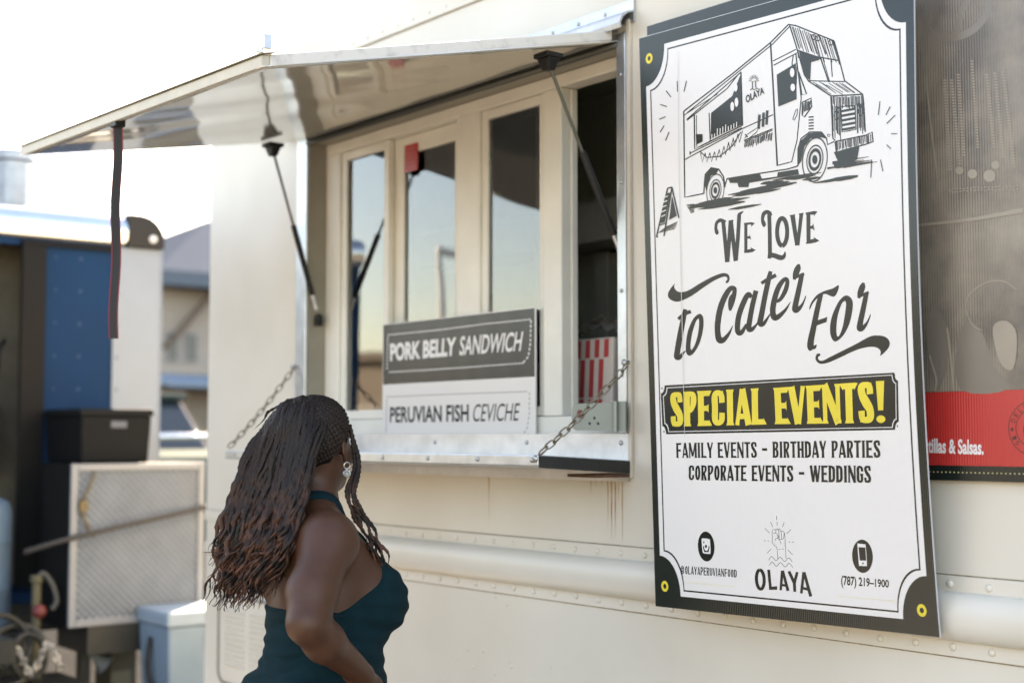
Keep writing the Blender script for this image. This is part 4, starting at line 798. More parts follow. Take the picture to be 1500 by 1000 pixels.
# ------------------------------------------------------------------ the woman: one implicit body, meshed
class SDF:
    def __init__(s, lo, hi, h):
        s.lo = np.array(lo, float); s.h = h; s.n = np.ceil((np.array(hi) - s.lo) / h).astype(int) + 1
        s.F = np.full(s.n, .3, np.float32)
    def sub(s, lo, hi):
        a = np.maximum(0, np.floor((np.array(lo) - s.lo) / s.h).astype(int)); b_ = np.minimum(s.n, np.ceil((np.array(hi) - s.lo) / s.h).astype(int) + 1)
        sl = tuple(slice(x, y) for x, y in zip(a, b_)); ax = [s.lo[i] + s.h * np.arange(a[i], b_[i]) for i in range(3)]
        return sl, np.stack(np.meshgrid(*ax, indexing='ij'), -1)
    def mix(s, sl, d, k):
        o = s.F[sl]; h = np.maximum(k - np.abs(o - d), 0) / k if k > 0 else 0; s.F[sl] = np.minimum(o, d) - h * h * k / 4
    def cap(s, a, b_, ra, rb, k=.03):
        a, b_ = np.array(a, float), np.array(b_, float); m = max(ra, rb) + .07
        sl, P = s.sub(np.minimum(a, b_) - m, np.maximum(a, b_) + m)
        ba = b_ - a; t_ = np.clip(((P - a) @ ba) / (ba @ ba), 0, 1); s.mix(sl, np.linalg.norm(P - a - t_[..., None] * ba, axis=-1) - (ra + (rb - ra) * t_), k)
    def ell(s, c, r, k=.03, R=None):
        c, r = np.array(c, float), np.array(r, float); m = max(r) + .07; sl, P = s.sub(c - m, c + m); q = P - c
        if R is not None: q = q @ R      # columns of R: local axes
        k0 = np.linalg.norm(q / r, axis=-1); k1 = np.linalg.norm(q / r ** 2, axis=-1) + 1e-9; s.mix(sl, np.clip(k0 * (k0 - 1) / k1, -.3, .3), k)
    def mesh(s):
        F = s.F; I = F < 0; C8 = [(i, j, k) for i in (0, 1) for j in (0, 1) for k in (0, 1)]
        n0, n1, n2 = (x - 1 for x in F.shape); cnt = np.zeros((n0, n1, n2), np.int8)
        for i, j, k in C8: cnt += I[i:i + n0, j:j + n1, k:k + n2]
        act = np.argwhere((cnt > 0) & (cnt < 8)); idx = np.full((n0, n1, n2), -1, np.int64); idx[tuple(act.T)] = np.arange(len(act))
        pos = np.zeros((len(act), 3)); num = np.zeros(len(act))
        for a in C8:
            for ax in range(3):
                if a[ax]: continue
                b_ = list(a); b_[ax] = 1
                fa = F[act[:, 0] + a[0], act[:, 1] + a[1], act[:, 2] + a[2]]; fb = F[act[:, 0] + b_[0], act[:, 1] + b_[1], act[:, 2] + b_[2]]
                mk = (fa < 0) != (fb < 0); t_ = np.where(mk, fa / (fa - fb + 1e-12), 0); p_ = act + np.array(a, float); p_[:, ax] += t_
                pos += p_ * mk[:, None]; num += mk
        pos = s.lo + s.h * pos / num[:, None]; fs = []
        for ax in range(3):
            u, v = (ax + 1) % 3, (ax + 2) % 3; sa = [slice(None)] * 3; sb = [slice(None)] * 3; sa[ax] = slice(0, -1); sb[ax] = slice(1, None)
            e = np.argwhere(I[tuple(sa)] != I[tuple(sb)]); e = e[(e[:, u] > 0) & (e[:, v] > 0) & (e[:, u] < F.shape[u] - 1) & (e[:, v] < F.shape[v] - 1)]
            if not len(e): continue
            def g(du, dv): q = e.copy(); q[:, u] -= du; q[:, v] -= dv; return idx[tuple(q.T)]
            f = np.stack([g(1, 1), g(0, 1), g(0, 0), g(1, 0)], 1); inside = I[tuple(e.T)]; f[~inside] = f[~inside][:, ::-1]; fs.append(f)
        return pos, np.concatenate(fs)
W0 = np.array([-3.05, -.864, 0.0])
def mesh_obj(name, V, Fc, m, parent=None, offset=True, smooth_it=3):
    me = bpy.data.meshes.new(name); me.from_pydata((V).tolist(), [], Fc.tolist()); me.validate(); me.update()
    bm = bmesh.new(); bm.from_mesh(me); bmesh.ops.recalc_face_normals(bm, faces=bm.faces)
    for _ in range(smooth_it): bmesh.ops.smooth_vert(bm, verts=bm.verts, factor=.5, use_axis_x=True, use_axis_y=True, use_axis_z=True)
    bm.to_mesh(me); bm.free()
    for p_ in me.polygons: p_.use_smooth = True
    me.materials.append(MT[m] if isinstance(m, str) else m)
    o = bpy.data.objects.new(name, me); COL.objects.link(o)
    if parent: o.parent = parent
    else: o.location = W0
    OFF[o.name] = tuple(W0)
    return o
# head frame: turned to the left, tilted a little back
TH, TB = math.radians(30), math.radians(9)
Rz = np.array([[math.cos(TH), -math.sin(TH), 0], [math.sin(TH), math.cos(TH), 0], [0, 0, 1]]); Rx = np.array([[1, 0, 0], [0, math.cos(TB), -math.sin(TB)], [0, math.sin(TB), math.cos(TB)]])
HR_ = Rz @ Rx; HC = np.array([.002, .012, 1.532])
def hd(p): return HC + HR_ @ np.array(p, float)
def torso(S):
    S.ell((.012, .02, .90), (.178, .145, .13), .05)          # hips
    S.ell((-.075, -.075, .87), (.10, .095, .11), .05); S.ell((.10, -.075, .87), (.10, .095, .11), .05)
    S.cap((.015, .025, .95), (.012, .03, 1.1), .135, .118, .06)
    S.ell((.012, .028, 1.06), (.143, .116, .12), .06)         # waist
    S.ell((.008, .015, 1.19), (.148, .108, .13), .06)         # ribs
    S.ell((0, -.012, 1.285), (.15, .088, .09), .05)           # upper chest and back
    S.ell((.088, .117, 1.146), (.08, .084, .08), .035); S.ell((-.072, .125, 1.146), (.08, .086, .082), .035)
    S.cap((.08, .05, 1.26), (.088, .11, 1.18), .048, .06, .05); S.cap((-.07, .06, 1.26), (-.072, .12, 1.18), .05, .06, .05)
def body(S):
    torso(S)
    for sx, sh in ((1, (.165, -.05, 1.302)), (-1, (-.172, .03, 1.322))):
        S.cap((.03 * sx, -.005, 1.375), (sh[0] * .9, sh[1], sh[2] + .022), .05, .042, .045)     # trapezius
        S.ell((.085 * sx, -.075, 1.26), (.065, .045, .085), .05)                                   # shoulder blade
        S.ell(sh, (.064, .064, .068), .045)
    # right arm, hand on hip
    S.cap((.170, -.055, 1.302), (.222, -.13, 1.20), .060, .055, .03); S.cap((.222, -.13, 1.20), (.256, -.160, 1.138), .054, .045, .03)
    S.cap((.256, -.162, 1.138), (.235, -.105, 1.09), .044, .046, .02); S.cap((.235, -.105, 1.09), (.185, .03, .997), .045, .028, .02)
    wr = np.array((.185, .03, .997)); S.ell((.176, .052, .962), (.026, .040, .034), .02)
    # back of the hand on the hip, fingers pointing behind and down
    kn = [(.186, .035, .925), (.187, .012, .93), (.187, -.010, .938), (.185, -.03, .95)]
    S.ell((.181, .03, .947), (.022, .042, .036), .015)
    for k_, (a, ln) in enumerate(zip(kn, (.062, .07, .066, .052))):
        a = np.array(a); d1 = np.array((.10, -.55 - .08 * k_, -.75 + .2 * k_)); d1 /= np.linalg.norm(d1); d2 = np.array((-.35, -.75, -.35 + .1 * k_)); d2 /= np.linalg.norm(d2)
        m_ = a + d1 * ln * .5; e_ = m_ + d2 * ln * .5; S.cap(wr * .4 + a * .6, a, .010, .0098, .006); S.cap(a, m_, .0095, .0088, .004); S.cap(m_, e_, .0086, .0068, .004)
    S.cap((.176, .06, .968), (.17, .095, .945), .013, .0115, .01); S.cap((.17, .095, .945), (.163, .11, .915), .011, .009, .004)
    # left arm bent in front, holding the forearm across the waist
    S.cap((-.175, .03, 1.318), (-.2, .06, 1.2), .060, .052, .03); S.cap((-.2, .06, 1.2), (-.205, .085, 1.08), .052, .042, .03)
    S.cap((-.205, .085, 1.08), (-.165, .16, 1.09), .043, .041, .02); S.cap((-.165, .16, 1.09), (-.10, .225, 1.11), .04, .026, .02)
    S.ell((-.075, .24, 1.12), (.032, .03, .034), .015)
    for k_ in range(4):
        a = np.array((-.048, .262, 1.145 - .017 * k_)); S.cap((-.075, .24, 1.138 - .012 * k_), a, .0098, .0095, .005); S.cap(a, a + (.024, -.004, -.006), .0092, .0085, .004); S.cap(a + (.024, -.004, -.006), a + (.034, -.03, -.012), .0084, .0066, .004)
    S.cap((-.075, .245, 1.14), (-.05, .245, 1.175), .012, .009, .008)
    # neck and head
    S.cap((.0, -.012, 1.35), (.0, .006, 1.46), .062, .056, .035)
    S.ell(hd((0, -.006, .022)), (.074, .093, .088), .03, HR_)
    S.ell(hd((0, .035, -.05)), (.056, .062, .072), .03, HR_)
    S.ell(hd((0, .066, -.105)), (.026, .024, .022), .03, HR_)
    S.cap(hd((0, .092, -.004)), hd((0, .111, -.042)), .009, .014, .012); S.ell(hd((.013, .099, -.044)), (.011, .012, .009), .008, HR_); S.ell(hd((-.013, .099, -.044)), (.011, .012, .009), .008, HR_)
    S.ell(hd((0, .094, -.069)), (.026, .011, .007), .006, HR_); S.ell(hd((0, .092, -.081)), (.022, .011, .008), .006, HR_)
    for sx in (-1, 1):
        S.cap(hd((.012 * sx, .088, .014)), hd((.052 * sx, .070, .016)), .010, .008, .012); S.ell(hd((.042 * sx, .066, -.035)), (.024, .022, .022), .02, HR_)
        e = np.array((.0745 * sx, -.012, -.012))   # ear
        Re = HR_ @ np.array([[math.cos(.35 * sx), math.sin(.35 * sx), 0], [-math.sin(.35 * sx), math.cos(.35 * sx), 0], [0, 0, 1]]).T
        S.ell(hd(e + np.array((.006 * sx, -.004, .004))), (.006, .017, .03), .006, Re); S.cap(hd(e + np.array((.001 * sx, .004, -.022))), hd(e + np.array((.002 * sx, .004, -.03))), .006, .0065, .006)
    # legs and feet
    for sx, k_, an in ((1, (.115, .03, .50), (.12, -.01, .09)), (-1, (-.095, .06, .50), (-.11, .02, .09))):
        hp = (.1 * sx + .01, .0, .85); S.cap(hp, k_, .1, .06, .05); S.cap(k_, an, .056, .036, .03); S.ell(np.array(k_) * .62 + np.array(an) * .38 + (0, -.022, 0), (.05, .05, .11), .04)
        S.cap((an[0], an[1] - .02, .045), (an[0] + .015 * sx, an[1] + .13, .03), .035, .03, .03); S.cap((an[0], an[1], .09), (an[0], an[1] - .02, .05), .036, .036, .03)
S = SDF((-.34, -.36, -.02), (.36, .36, 1.68), .0062); body(S); V, Fq = S.mesh()
woman = mesh_obj('person', V, Fq, 'skin', smooth_it=2)
tag(woman, 'woman in dark teal halter top with long dark braids, hand on hip, facing the window', 'person')
OFF[woman.name] = tuple(W0)
# halter top: torso grown by a few millimetres and cut by a neckline
S = SDF((-.27, -.25, .74), (.28, .32, 1.42), .0052); torso(S)
sl, P = S.sub(S.lo, S.lo + S.h * S.n); P = P[:S.n[0], :S.n[1], :S.n[2]]
X, Y, Z = P[..., 0], P[..., 1], P[..., 2]
fold = .0040 * np.sin(Z * 230 + 18 * Y + 3 * np.sin(X * 30)) * np.clip((1.14 - Z) / .1, 0, 1) * np.clip((Z - .95) / .05, 0, 1) * np.clip(.35 - Y * 4, 0.15, 1)
fold += .0022 * np.sin(Z * 150 - 30 * X + 25 * Y)
seamd = Z - (1.13 + .10 * np.abs(X - .0) + .02 * np.sin(X * 10)); fold += -.0016 * np.exp(-(seamd / .004) ** 2) * (Y > .05)
top_line = 1.145 + np.clip((Y + .02) / .16, 0, 1.2) ** 1.1 * .16 - np.clip(np.abs(X) - .095, 0, 1) * np.clip(Y + .04, 0, 1) * 6
neck = np.where(Y > .03, np.maximum(Z - top_line, (Z - 1.245 - np.abs(X - .005) * 1.2) * .6), Z - top_line)
S.F = np.maximum(np.maximum(S.F - .0055 - np.clip(fold, -.0028, .01), neck * .8), .80 - Z).astype(np.float32); V, Fq = S.mesh()
tp = mesh_obj('halter_top', V, Fq, 'teal', woman, smooth_it=1)
# straps up to the neck, laid on the skin
from mathutils.bvhtree import BVHTree
bv = BVHTree.FromPolygons([v.co for v in woman.data.vertices], [tuple(p_.vertices) for p_ in woman.data.polygons])
def on_body(p): return p
b = MB()
for sx in (-1, 1):
    ctr = [(.078 * sx, .17, 1.215), (.080 * sx, .15, 1.25), (.080 * sx, .11, 1.30), (.078 * sx, .06, 1.345), (.070 * sx, .012, 1.385), (.052 * sx, -.044, 1.402), (.02 * sx, -.08, 1.400), (0, -.082, 1.399)]
    P = spline(ctr, 9); P2 = []; N2_ = []
    for p_ in P:
        c_, nn_, _, _ = bv.find_nearest(Vector(p_)); P2.append(np.array(c_)); N2_.append(np.array(nn_))
    for _ in range(3): N2_ = [N2_[0]] + [N2_[i - 1] + N2_[i] + N2_[i + 1] for i in range(1, len(N2_) - 1)] + [N2_[-1]]; P2 = [P2[0]] + [(P2[i - 1] + P2[i] + P2[i + 1]) / 3 for i in range(1, len(P2) - 1)] + [P2[-1]]
    P2 = np.array(P2); vs = []; tg = np.gradient(P2, axis=0); n_ = len(P2)
    for i in range(n_):
        t_ = tg[i] / (np.linalg.norm(tg[i]) + 1e-9); out = N2_[i] / np.linalg.norm(N2_[i]); out = out - t_ * (out @ t_); out /= np.linalg.norm(out); sd_ = np.cross(t_, out)
        w_ = .022 - .011 * i / n_; c_ = P2[i] + out * .003; vs.append([c_ - sd_ * w_ - out * .006, c_ - sd_ * w_ * .85 + out * .003, c_ + sd_ * w_ * .85 + out * .003, c_ + sd_ * w_ - out * .006])
    b.grid(np.array(vs) + W0)
b.build('halter_strap', 'teal', tp, smooth=True)
# trousers
S = SDF((-.27, -.26, .06), (.28, .24, .9), .0075)
S.ell((.012, .02, .86), (.18, .147, .12), .05); S.ell((-.075, -.075, .85), (.10, .095, .11), .05); S.ell((.10, -.075, .85), (.10, .095, .11), .05)
for sx, k_, an in ((1, (.115, .03, .50), (.12, -.01, .09)), (-1, (-.095, .06, .50), (-.11, .02, .09))):
    S.cap((.1 * sx + .01, 0, .83), k_, .105, .07, .05); S.cap(k_, an, .066, .05, .03)
sl, P = S.sub(S.lo, S.lo + S.h * S.n); Z = P[..., 2][:S.n[0], :S.n[1], :S.n[2]]; S.F = np.maximum(np.maximum(S.F - .002, .1 - Z), Z - .86).astype(np.float32)
V, Fq = S.mesh(); mesh_obj('trousers', V, Fq, 'jeans', woman)
for sx, an in ((1, (.12, -.01)), (-1, (-.11, .02))):
    S = SDF((an[0] - .08, an[1] - .1, -.01), (an[0] + .09, an[1] + .23, .12), .006)
    S.cap((an[0], an[1] - .02, .045), (an[0] + .015 * sx, an[1] + .13, .034), .043, .038, .03); sl, P = S.sub(S.lo, S.lo + S.h * S.n); Z = P[..., 2][:S.n[0], :S.n[1], :S.n[2]]; S.F = np.maximum(S.F, .002 - Z).astype(np.float32)
    V, Fq = S.mesh(); mesh_obj('shoe', V, Fq, 'black', woman)
for sx in (-1, 1):
    ey = MB().lathe(hd((.031 * sx, .070, -.002)) + W0, [(.001, -.012), (.008, -.009), (.012, 0), (.008, .009), (.001, .012)], HR_ @ np.array((0, 1, 0)), 14).build('eye', 'white_ink', woman, smooth=True)
    MB().lathe(hd((.031 * sx, .0815, -.002)) + W0, [(.0045, 0), (.003, .001), (.0005, .0012)], HR_ @ np.array((0, 1, 0)), 12).build('iris', 'black', ey, smooth=True)
# earring: hoop with a hanging disc
er = hd((.083, -.012, -.047)) + W0; vd = HR_ @ np.array((.55, -.83, 0))
eo = MB().ring(er - np.array((0, 0, .002)), .0078, .0012, HR_ @ np.array((.7, -.7, .0)), 18, 6).build('earring', mat('silver', (.7, .68, .64), .2, .95), woman, smooth=True)
MB().lathe(er - np.array((0, 0, .021)), [(.001, -.002), (.0095, -.002), (.0105, 0), (.0095, .002), (.001, .002)], vd, 18).ring(er - np.array((0, 0, .021)) + vd * .002, .006, .0016, vd, 16, 6).build('disc', mat('patterned silver', (.6, .6, .58), .25, .9, bump=.6, bscale=300), eo, smooth=True)
# ---- hair
hm = MT['hair']; tt = hm.node_tree
# reddish towards the tips: dyed hair, by height on the strand
tcn = nd(tt, 'ShaderNodeTexCoord'); sp = nd(tt, 'ShaderNodeSeparateXYZ'); tt.links.new(tcn.outputs['Object'], sp.inputs[0])
mr = nd(tt, 'ShaderNodeMapRange'); mr.inputs[1].default_value = 1.5; mr.inputs[2].default_value = 1.25; tt.links.new(sp.outputs[2], mr.inputs[0])
nz = nd(tt, 'ShaderNodeTexNoise', Scale=38.0, Detail=2.0); tt.links.new(tcn.outputs['Object'], nz.inputs['Vector'])
rr = nd(tt, 'ShaderNodeMapRange'); rr.inputs[1].default_value = .42; rr.inputs[2].default_value = .62; tt.links.new(nz.outputs[0], rr.inputs[0])
mm = nd(tt, 'ShaderNodeMath', operation='MULTIPLY'); tt.links.new(mr.outputs[0], mm.inputs[0]); tt.links.new(rr.outputs[0], mm.inputs[1])
mx = nd(tt, 'ShaderNodeMixRGB'); bs = pbsdf(hm); src = bs.inputs['Base Color'].links[0].from_socket
tt.links.new(mm.outputs[0], mx.inputs[0]); tt.links.new(src, mx.inputs[1]); mx.inputs[2].default_value = (.095, .037, .021, 1); tt.links.new(mx.outputs[0], bs.inputs['Base Color'])
def braid(bb, ctrl, r0, curl=1.0, n=70, tip=.25, plait=.013):
    P = spline(ctrl, max(6, n // (len(ctrl) - 1))); m_ = len(P); L_ = np.concatenate([[0], np.cumsum(np.linalg.norm(np.diff(P, axis=0), axis=1))]); u = L_ / L_[-1]
    ph, ph2 = rng.random() * 7, rng.random() * 7; wl = .05 + .035 * rng.random(); am = (.0008 + .0078 * np.clip((u - .35) / .5, 0, 1)) * curl * (.6 + .7 * rng.random())
    Q = P.copy(); Q[:, 0] += am * np.sin(2 * PI * L_ / wl + ph) * .7; Q[:, 1] += am * np.cos(2 * PI * L_ / wl + ph) * .7; Q[:, 2] += .3 * am * np.sin(2 * PI * L_ / wl * .6 + ph2)
    r = r0 * (1 + .12 * np.clip((u - .3) / .3, 0, 1)) * (1 + .22 * np.sin(2 * PI * L_ / plait)) * (1 + .4 * np.clip((u - .45) / .3, 0, 1) * np.sin(L_ * 75 + ph2)) * np.clip((1 - u) / tip, .06, 1) ** .8
    bb.tube(Q + W0, r, 6)
b = MB()
for k in range(270):
    s_ = rng.random(); lay = rng.random() ** .7; j = lambda a: rng.normal(0, a)
    a0 = PI * (1.15 - 1.5 * s_) ; rr0 = .012 + .028 * rng.random()
    p0 = (-.018 + rr0 * math.cos(a0) * .9 * -1 * -1, -.03 - rr0 * .5 + .012 * math.sin(a0), .104 + .006 * lay)
    p1 = (-.088 + .14 * s_ + j(.004), -.062 - .035 * (1 - (2 * s_ - 1) ** 2) - .012 * lay, .075 - .02 * (2 * s_ - 1) ** 2 + j(.006))
    p2 = (-.112 + .168 * s_ + j(.005), -.098 - .03 * lay, -.01 + j(.008))
    p3 = (-.138 + .188 * s_ + j(.007), -.125 - .035 * lay, -.11 + j(.01))
    p4 = (-.145 + .182 * s_ + j(.01), -.152 - .045 * lay + j(.008), -.22 + j(.012))
    ln = .345 + .05 * rng.random() - .035 * abs(s_ - .4) - (.09 * rng.random() if rng.random() < .45 else 0) - (.05 * max(0, s_ - .6))
    p5 = (-.166 + .155 * s_ + j(.013), -.17 - .05 * lay + j(.012), -ln)
    mid = tuple((np.array(p4) + np.array(p5)) / 2 + np.array((j(.006), j(.006), 0)))
    ctrl = [HC + Rz @ np.array(q) for q in (p0, p1, p2, p3, p4, mid, p5)]
    braid(b, ctrl, .0042 + .003 * rng.random(), 1.0, 84, .35)
# braids laid over the scalp towards the crown knot
Rr = np.array((.0805, .0985, .094)); C0 = np.array((0, -.006, .022))
def scalp(d, k=1.0): d = np.array(d, float); d = d / np.linalg.norm(d); t_ = 1 / np.linalg.norm(d / Rr); return C0 + d * t_ * k
knot = np.array((-.15, -.35, .93)); knot /= np.linalg.norm(knot)
for ring_, cnt in ((0, 64), (1, 46)):
    for k in range(cnt):
        az = -PI + 2 * PI * (k + .5 * ring_) / cnt      # 0 = face
        el = (.62 + .25 * math.cos(az * 2) * 0) if abs(az) < .9 else (.62 - (abs(az) - .9) * 1.0 if abs(az) < 1.7 else -.38 - (abs(az) - 1.7) * .25)
        if ring_: el += .3
        st_ = np.array((math.sin(az) * math.cos(el), math.cos(az) * math.cos(el), math.sin(el)))
        ctrl = [];  om = math.acos(np.clip(st_ @ knot, -1, 1)); sag = np.array((0, -.25, -.12)) if abs(az) < 1.7 else np.array((0, -.05, 0))
        for t_ in np.linspace(0, 1, 9):
            d = (math.sin((1 - t_) * om) * st_ + math.sin(t_ * om) * knot) / math.sin(om) + sag * math.sin(PI * t_) * (.6 + .2 * rng.random())
            ctrl.append(HC + HR_ @ scalp(d, 1.0 + .012 * ring_ + .004 * rng.random()))
        braid(b, ctrl, .0056, .15, 60, .05, .011)
# knot on the crown
kc = HC + HR_ @ scalp(knot, 1.03)
for k in range(16):
    a = k * 2 * PI / 16; e1 = HR_ @ np.array((math.cos(a), math.sin(a), 0)); braid(b, [kc + e1 * .03 - HR_ @ np.array((0, 0, .012)), kc + e1 * .018 + np.array((0, 0, .004)), kc - e1 * .006 + np.array((0, 0, .009)), kc - e1 * .028 - np.array((0, 0, .008))], .0048, .2, 24, .05)
# two loose braids in front of the right ear, a few flyaways
tmp = [hd((.074, .03, .045)), hd((.083, .026, -.005)), hd((.0885, .02, -.055)), np.array((.084, .05, 1.405)), np.array((.098, .075, 1.345)), np.array((.118, .094, 1.285)), np.array((.125, .118, 1.215))]
for k, (ox, oy) in enumerate(((0, 0), (.012, .012), (.004, -.01), (.016, .022))):
    braid(b, [q + np.array((ox, oy, 0)) * (i / 5) for i, q in enumerate(tmp[:-1 if k == 2 else None])], .0052 - .0006 * (k > 1), 1.15, 84, .3)
for k in range(7):
    q = tmp[-2] + np.array((.01 * rng.normal(), .012 * rng.normal(), .01)); braid(b, [q, q + np.array((.008 * rng.normal(), .01 + .008 * rng.normal(), -.035)), q + np.array((.012 * rng.normal(), .015 + .014 * rng.normal(), -.075 - .02 * rng.random()))], .0032, 1.2, 30, .6)
for q in ([(-.07, -.05, .10), (-.105, -.07, .075), (-.125, -.08, .04)], [(-.095, -.08, .06), (-.128, -.1, -.01), (-.15, -.12, -.09), (-.155, -.12, -.17)], [(-.10, -.1, .0), (-.15, -.12, -.1), (-.185, -.15, -.2), (-.2, -.17, -.27)]):
    braid(b, [HC + Rz @ np.array(p) for p in q], .0036, 1.6, 50, .5)
hair = b.build('hair', 'hair', woman, smooth=True)
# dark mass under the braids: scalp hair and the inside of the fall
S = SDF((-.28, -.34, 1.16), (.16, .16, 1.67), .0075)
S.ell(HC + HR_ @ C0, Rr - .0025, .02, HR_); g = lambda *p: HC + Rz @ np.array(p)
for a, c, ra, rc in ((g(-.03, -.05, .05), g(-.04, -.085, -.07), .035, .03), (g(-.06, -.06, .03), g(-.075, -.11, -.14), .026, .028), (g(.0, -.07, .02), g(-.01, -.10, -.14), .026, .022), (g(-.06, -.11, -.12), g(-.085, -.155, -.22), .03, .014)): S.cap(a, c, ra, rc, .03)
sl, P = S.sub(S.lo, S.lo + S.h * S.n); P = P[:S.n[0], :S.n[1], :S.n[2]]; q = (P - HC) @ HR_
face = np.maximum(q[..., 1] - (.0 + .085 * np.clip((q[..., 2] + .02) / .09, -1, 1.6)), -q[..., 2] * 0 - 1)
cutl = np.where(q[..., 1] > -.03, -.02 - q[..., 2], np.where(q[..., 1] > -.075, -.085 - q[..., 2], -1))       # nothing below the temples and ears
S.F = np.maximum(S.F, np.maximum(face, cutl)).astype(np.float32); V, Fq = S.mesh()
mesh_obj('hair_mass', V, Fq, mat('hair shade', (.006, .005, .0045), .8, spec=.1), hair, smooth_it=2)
# ------------------------------------------------------------------ behind the van: blue trailer
tx = -7.2
tr = thing('blue_trailer', 'blue food trailer with polished metal corners and an open doorway, beyond the white van', 'trailer', (-9, -.6, 0))
Y0, Y1, ZB, ZT = -1.7, .60, .72, 2.62
b = MB(); b.box(tx - 3.6, tx - .0, Y0, Y0 + .04, ZB, ZT).box(tx - 3.6, tx - .0, Y1 - .04, Y1, ZB, ZT).box(tx - 3.6, tx - 3.56, Y0 + .04, Y1 - .04, ZB, ZT).box(tx - 3.56, tx, Y0 + .04, Y1 - .04, ZB, ZB + .05).box(tx - 3.56, tx - .04, Y0 + .04, Y1 - .04, ZT - .05, ZT)
b.box(tx - .04, tx, -.03, Y1 - .0405, ZB + .05, ZT).box(tx - .04, tx, Y0 + .04, -.95, ZB + .05, ZT).box(tx - .04, tx, -.95, -.03, 2.53, ZT)
b.build('body', 'blue', tr)
MB().box(tx - .4, tx - .36, Y0 + .05, Y1 - .05, ZB + .06, ZT - .06).build('inner_wall', mat('dim trailer lining', (.16, .14, .1), .7, var=.5, scale=3), tr)
MB().box(tx + .0005, tx + .012, .335, Y1 + .0, ZB, 2.56).box(tx - .3, tx + .012, Y1 + .0005, Y1 + .012, ZB, 2.56).build('corner_panel', mat('mill aluminium', (.23, .275, .33), .5, .2, var=.12, scale=3, bump=.05, bscale=20), tr, bev=.004)
# rolled polished roof edge and its black end cap
pf = [(.0, 2.56), (.02, 2.565), (.045, 2.60), (.05, 2.645), (.04, 2.69), (.01, 2.72), (-.05, 2.735), (-.3, 2.735), (-.3, 2.56)]
MB().prism([(tx + a, Y0, z) for a, z in pf], (0, .395 - Y0, 0)).build('rolled_edge', mat('chrome roof edge', (.8, .82, .85), .1, 1.0, var=.1), tr, smooth='auto')
cp = [(0.396, 2.5605), (.605, 2.5605)] + [(.605 - .14 * (1 - math.cos(a)), 2.6 + .135 * math.sin(a)) for a in np.linspace(0, PI / 2, 8)] + [(.396, 2.735)]
MB().prism([(tx - .3, y, z) for y, z in cp], (.352, 0, 0)).build('corner_cap', 'black', tr, bev=.006)
MB().lathe((tx + .053, .535, 2.61), [(.022, 0), (.02, .008), (.002, .014)], (1, 0, 0), 12).build('marker_lamp', mat('clear lamp lens', (.7, .7, .66), .15), tr, smooth='auto')
MB().box(tx + .0005, tx + .03, -.155, -.0305, .8, 2.528).box(tx + .0005, tx + .03, -.155, .332, 2.5285, 2.552).box(tx + .0005, tx + .03, -.97, -.87, .8, 2.528).build('door_frame', mat('dark door frame', (.009, .009, .009), .5, spec=.12), tr, bev=.004)
b = MB()
for z_ in np.arange(.95, 2.5, .17):
    b.lathe((tx, .03, z_), [(.006, 0), (.001, .004)], (1, 0, 0), 8).lathe((tx, .16, z_), [(.008, 0), (.001, .004)], (1, 0, 0), 8).lathe((tx + .012, .36, z_), [(.008, 0), (.001, .004)], (1, 0, 0), 8)
b.build('rivets', mat('dull blue rivet', (.05, .09, .15), .6), tr)
vp = MB().lathe((-7.62, -.07, 2.72), [(.115, 0), (.115, .06), (.10, .065), (.10, .3), (.125, .31), (.125, .345), (.11, .36), (.001, .365)], (0, 0, 1), 24).build('roof_vent', mat('dull vent metal', (.36, .39, .43), .3, .6, var=.4, scale=6), tr, smooth='auto')
b = MB()
for wy in (Y0 + .12, Y1 - .12): b.lathe((-9.3, wy - .1, .34), [(.16, 0), (.3, 0), (.34, .03), (.34, .17), (.3, .2), (.16, .2)], (0, 1, 0), 24)
b.build('wheel', 'rubber', tr, smooth='auto')
MB().box(tx - 3.5, tx + .05, Y0 + .2, Y1 - .2, .58, .719).box(tx + .05, tx + 1.0, -.62, -.48, .58, .68).build('chassis', 'dark_steel', tr)
# bits in the doorway
hs = MB(); hs.tube(spline([(-7.4, -.16, 2.05), (-7.36, -.2, 1.98), (-7.36, -.21, 1.7), (-7.36, -.2, 1.45)], 8), .011, 8)
tag(hs.build('hanging_cable', 'black', None, smooth=True), 'dark cable hanging inside the trailer doorway', 'cable')
cn = thing('cardboard_tube', 'brown upright carton standing inside the trailer doorway', 'carton', (-7.42, -.26, 1.36))
MB().hexa([(-7.5, -.34, 1.36), (-7.38, -.34, 1.36), (-7.38, -.19, 1.36), (-7.5, -.19, 1.36)], [(-7.5, -.34, 1.74), (-7.38, -.34, 1.74), (-7.38, -.19, 1.74), (-7.5, -.19, 1.74)]).build('carton', mat('brown card', (.26, .17, .1), .8), cn, bev=.004)
MB().box(-7.5, -7.38, -.27, -.26, 1.7402, 1.742).build('flap_tape', mat('tape', (.4, .32, .2), .3), cn)
# white and blue water drum by the doorway
dr = thing('water_drum', 'pale blue plastic water drum beside the trailer doorway', 'drum', (-7.0, -.36, .62))
MB().lathe((-7.0, -.36, .62), [(.1, 0), (.118, .02), (.118, .2), (.122, .21), (.118, .22), (.118, .42), (.122, .43), (.118, .44), (.118, .57), (.1, .62), (.05, .64), (.05, .67), (.001, .672)], (0, 0, 1), 28).build('drum_body', mat('pale blue plastic', (.10, .17, .25), .6), dr, smooth='auto')
MB().lathe((-7.0, -.36, 1.2925), [(.045, 0), (.045, .025), (.04, .03), (.001, .03)], (0, 0, 1), 18).build('cap', mat('blue cap', (.05, .15, .4), .4), dr, smooth='auto')
stn = thing('steel_bench', 'low dark steel bench carrying the drum', 'bench', (-7.0, -.4, 0))
MB().box(-7.2, -6.86, -.75, -.2, .585, .618).build('bench_top', 'dark_steel', stn, bev=.003)
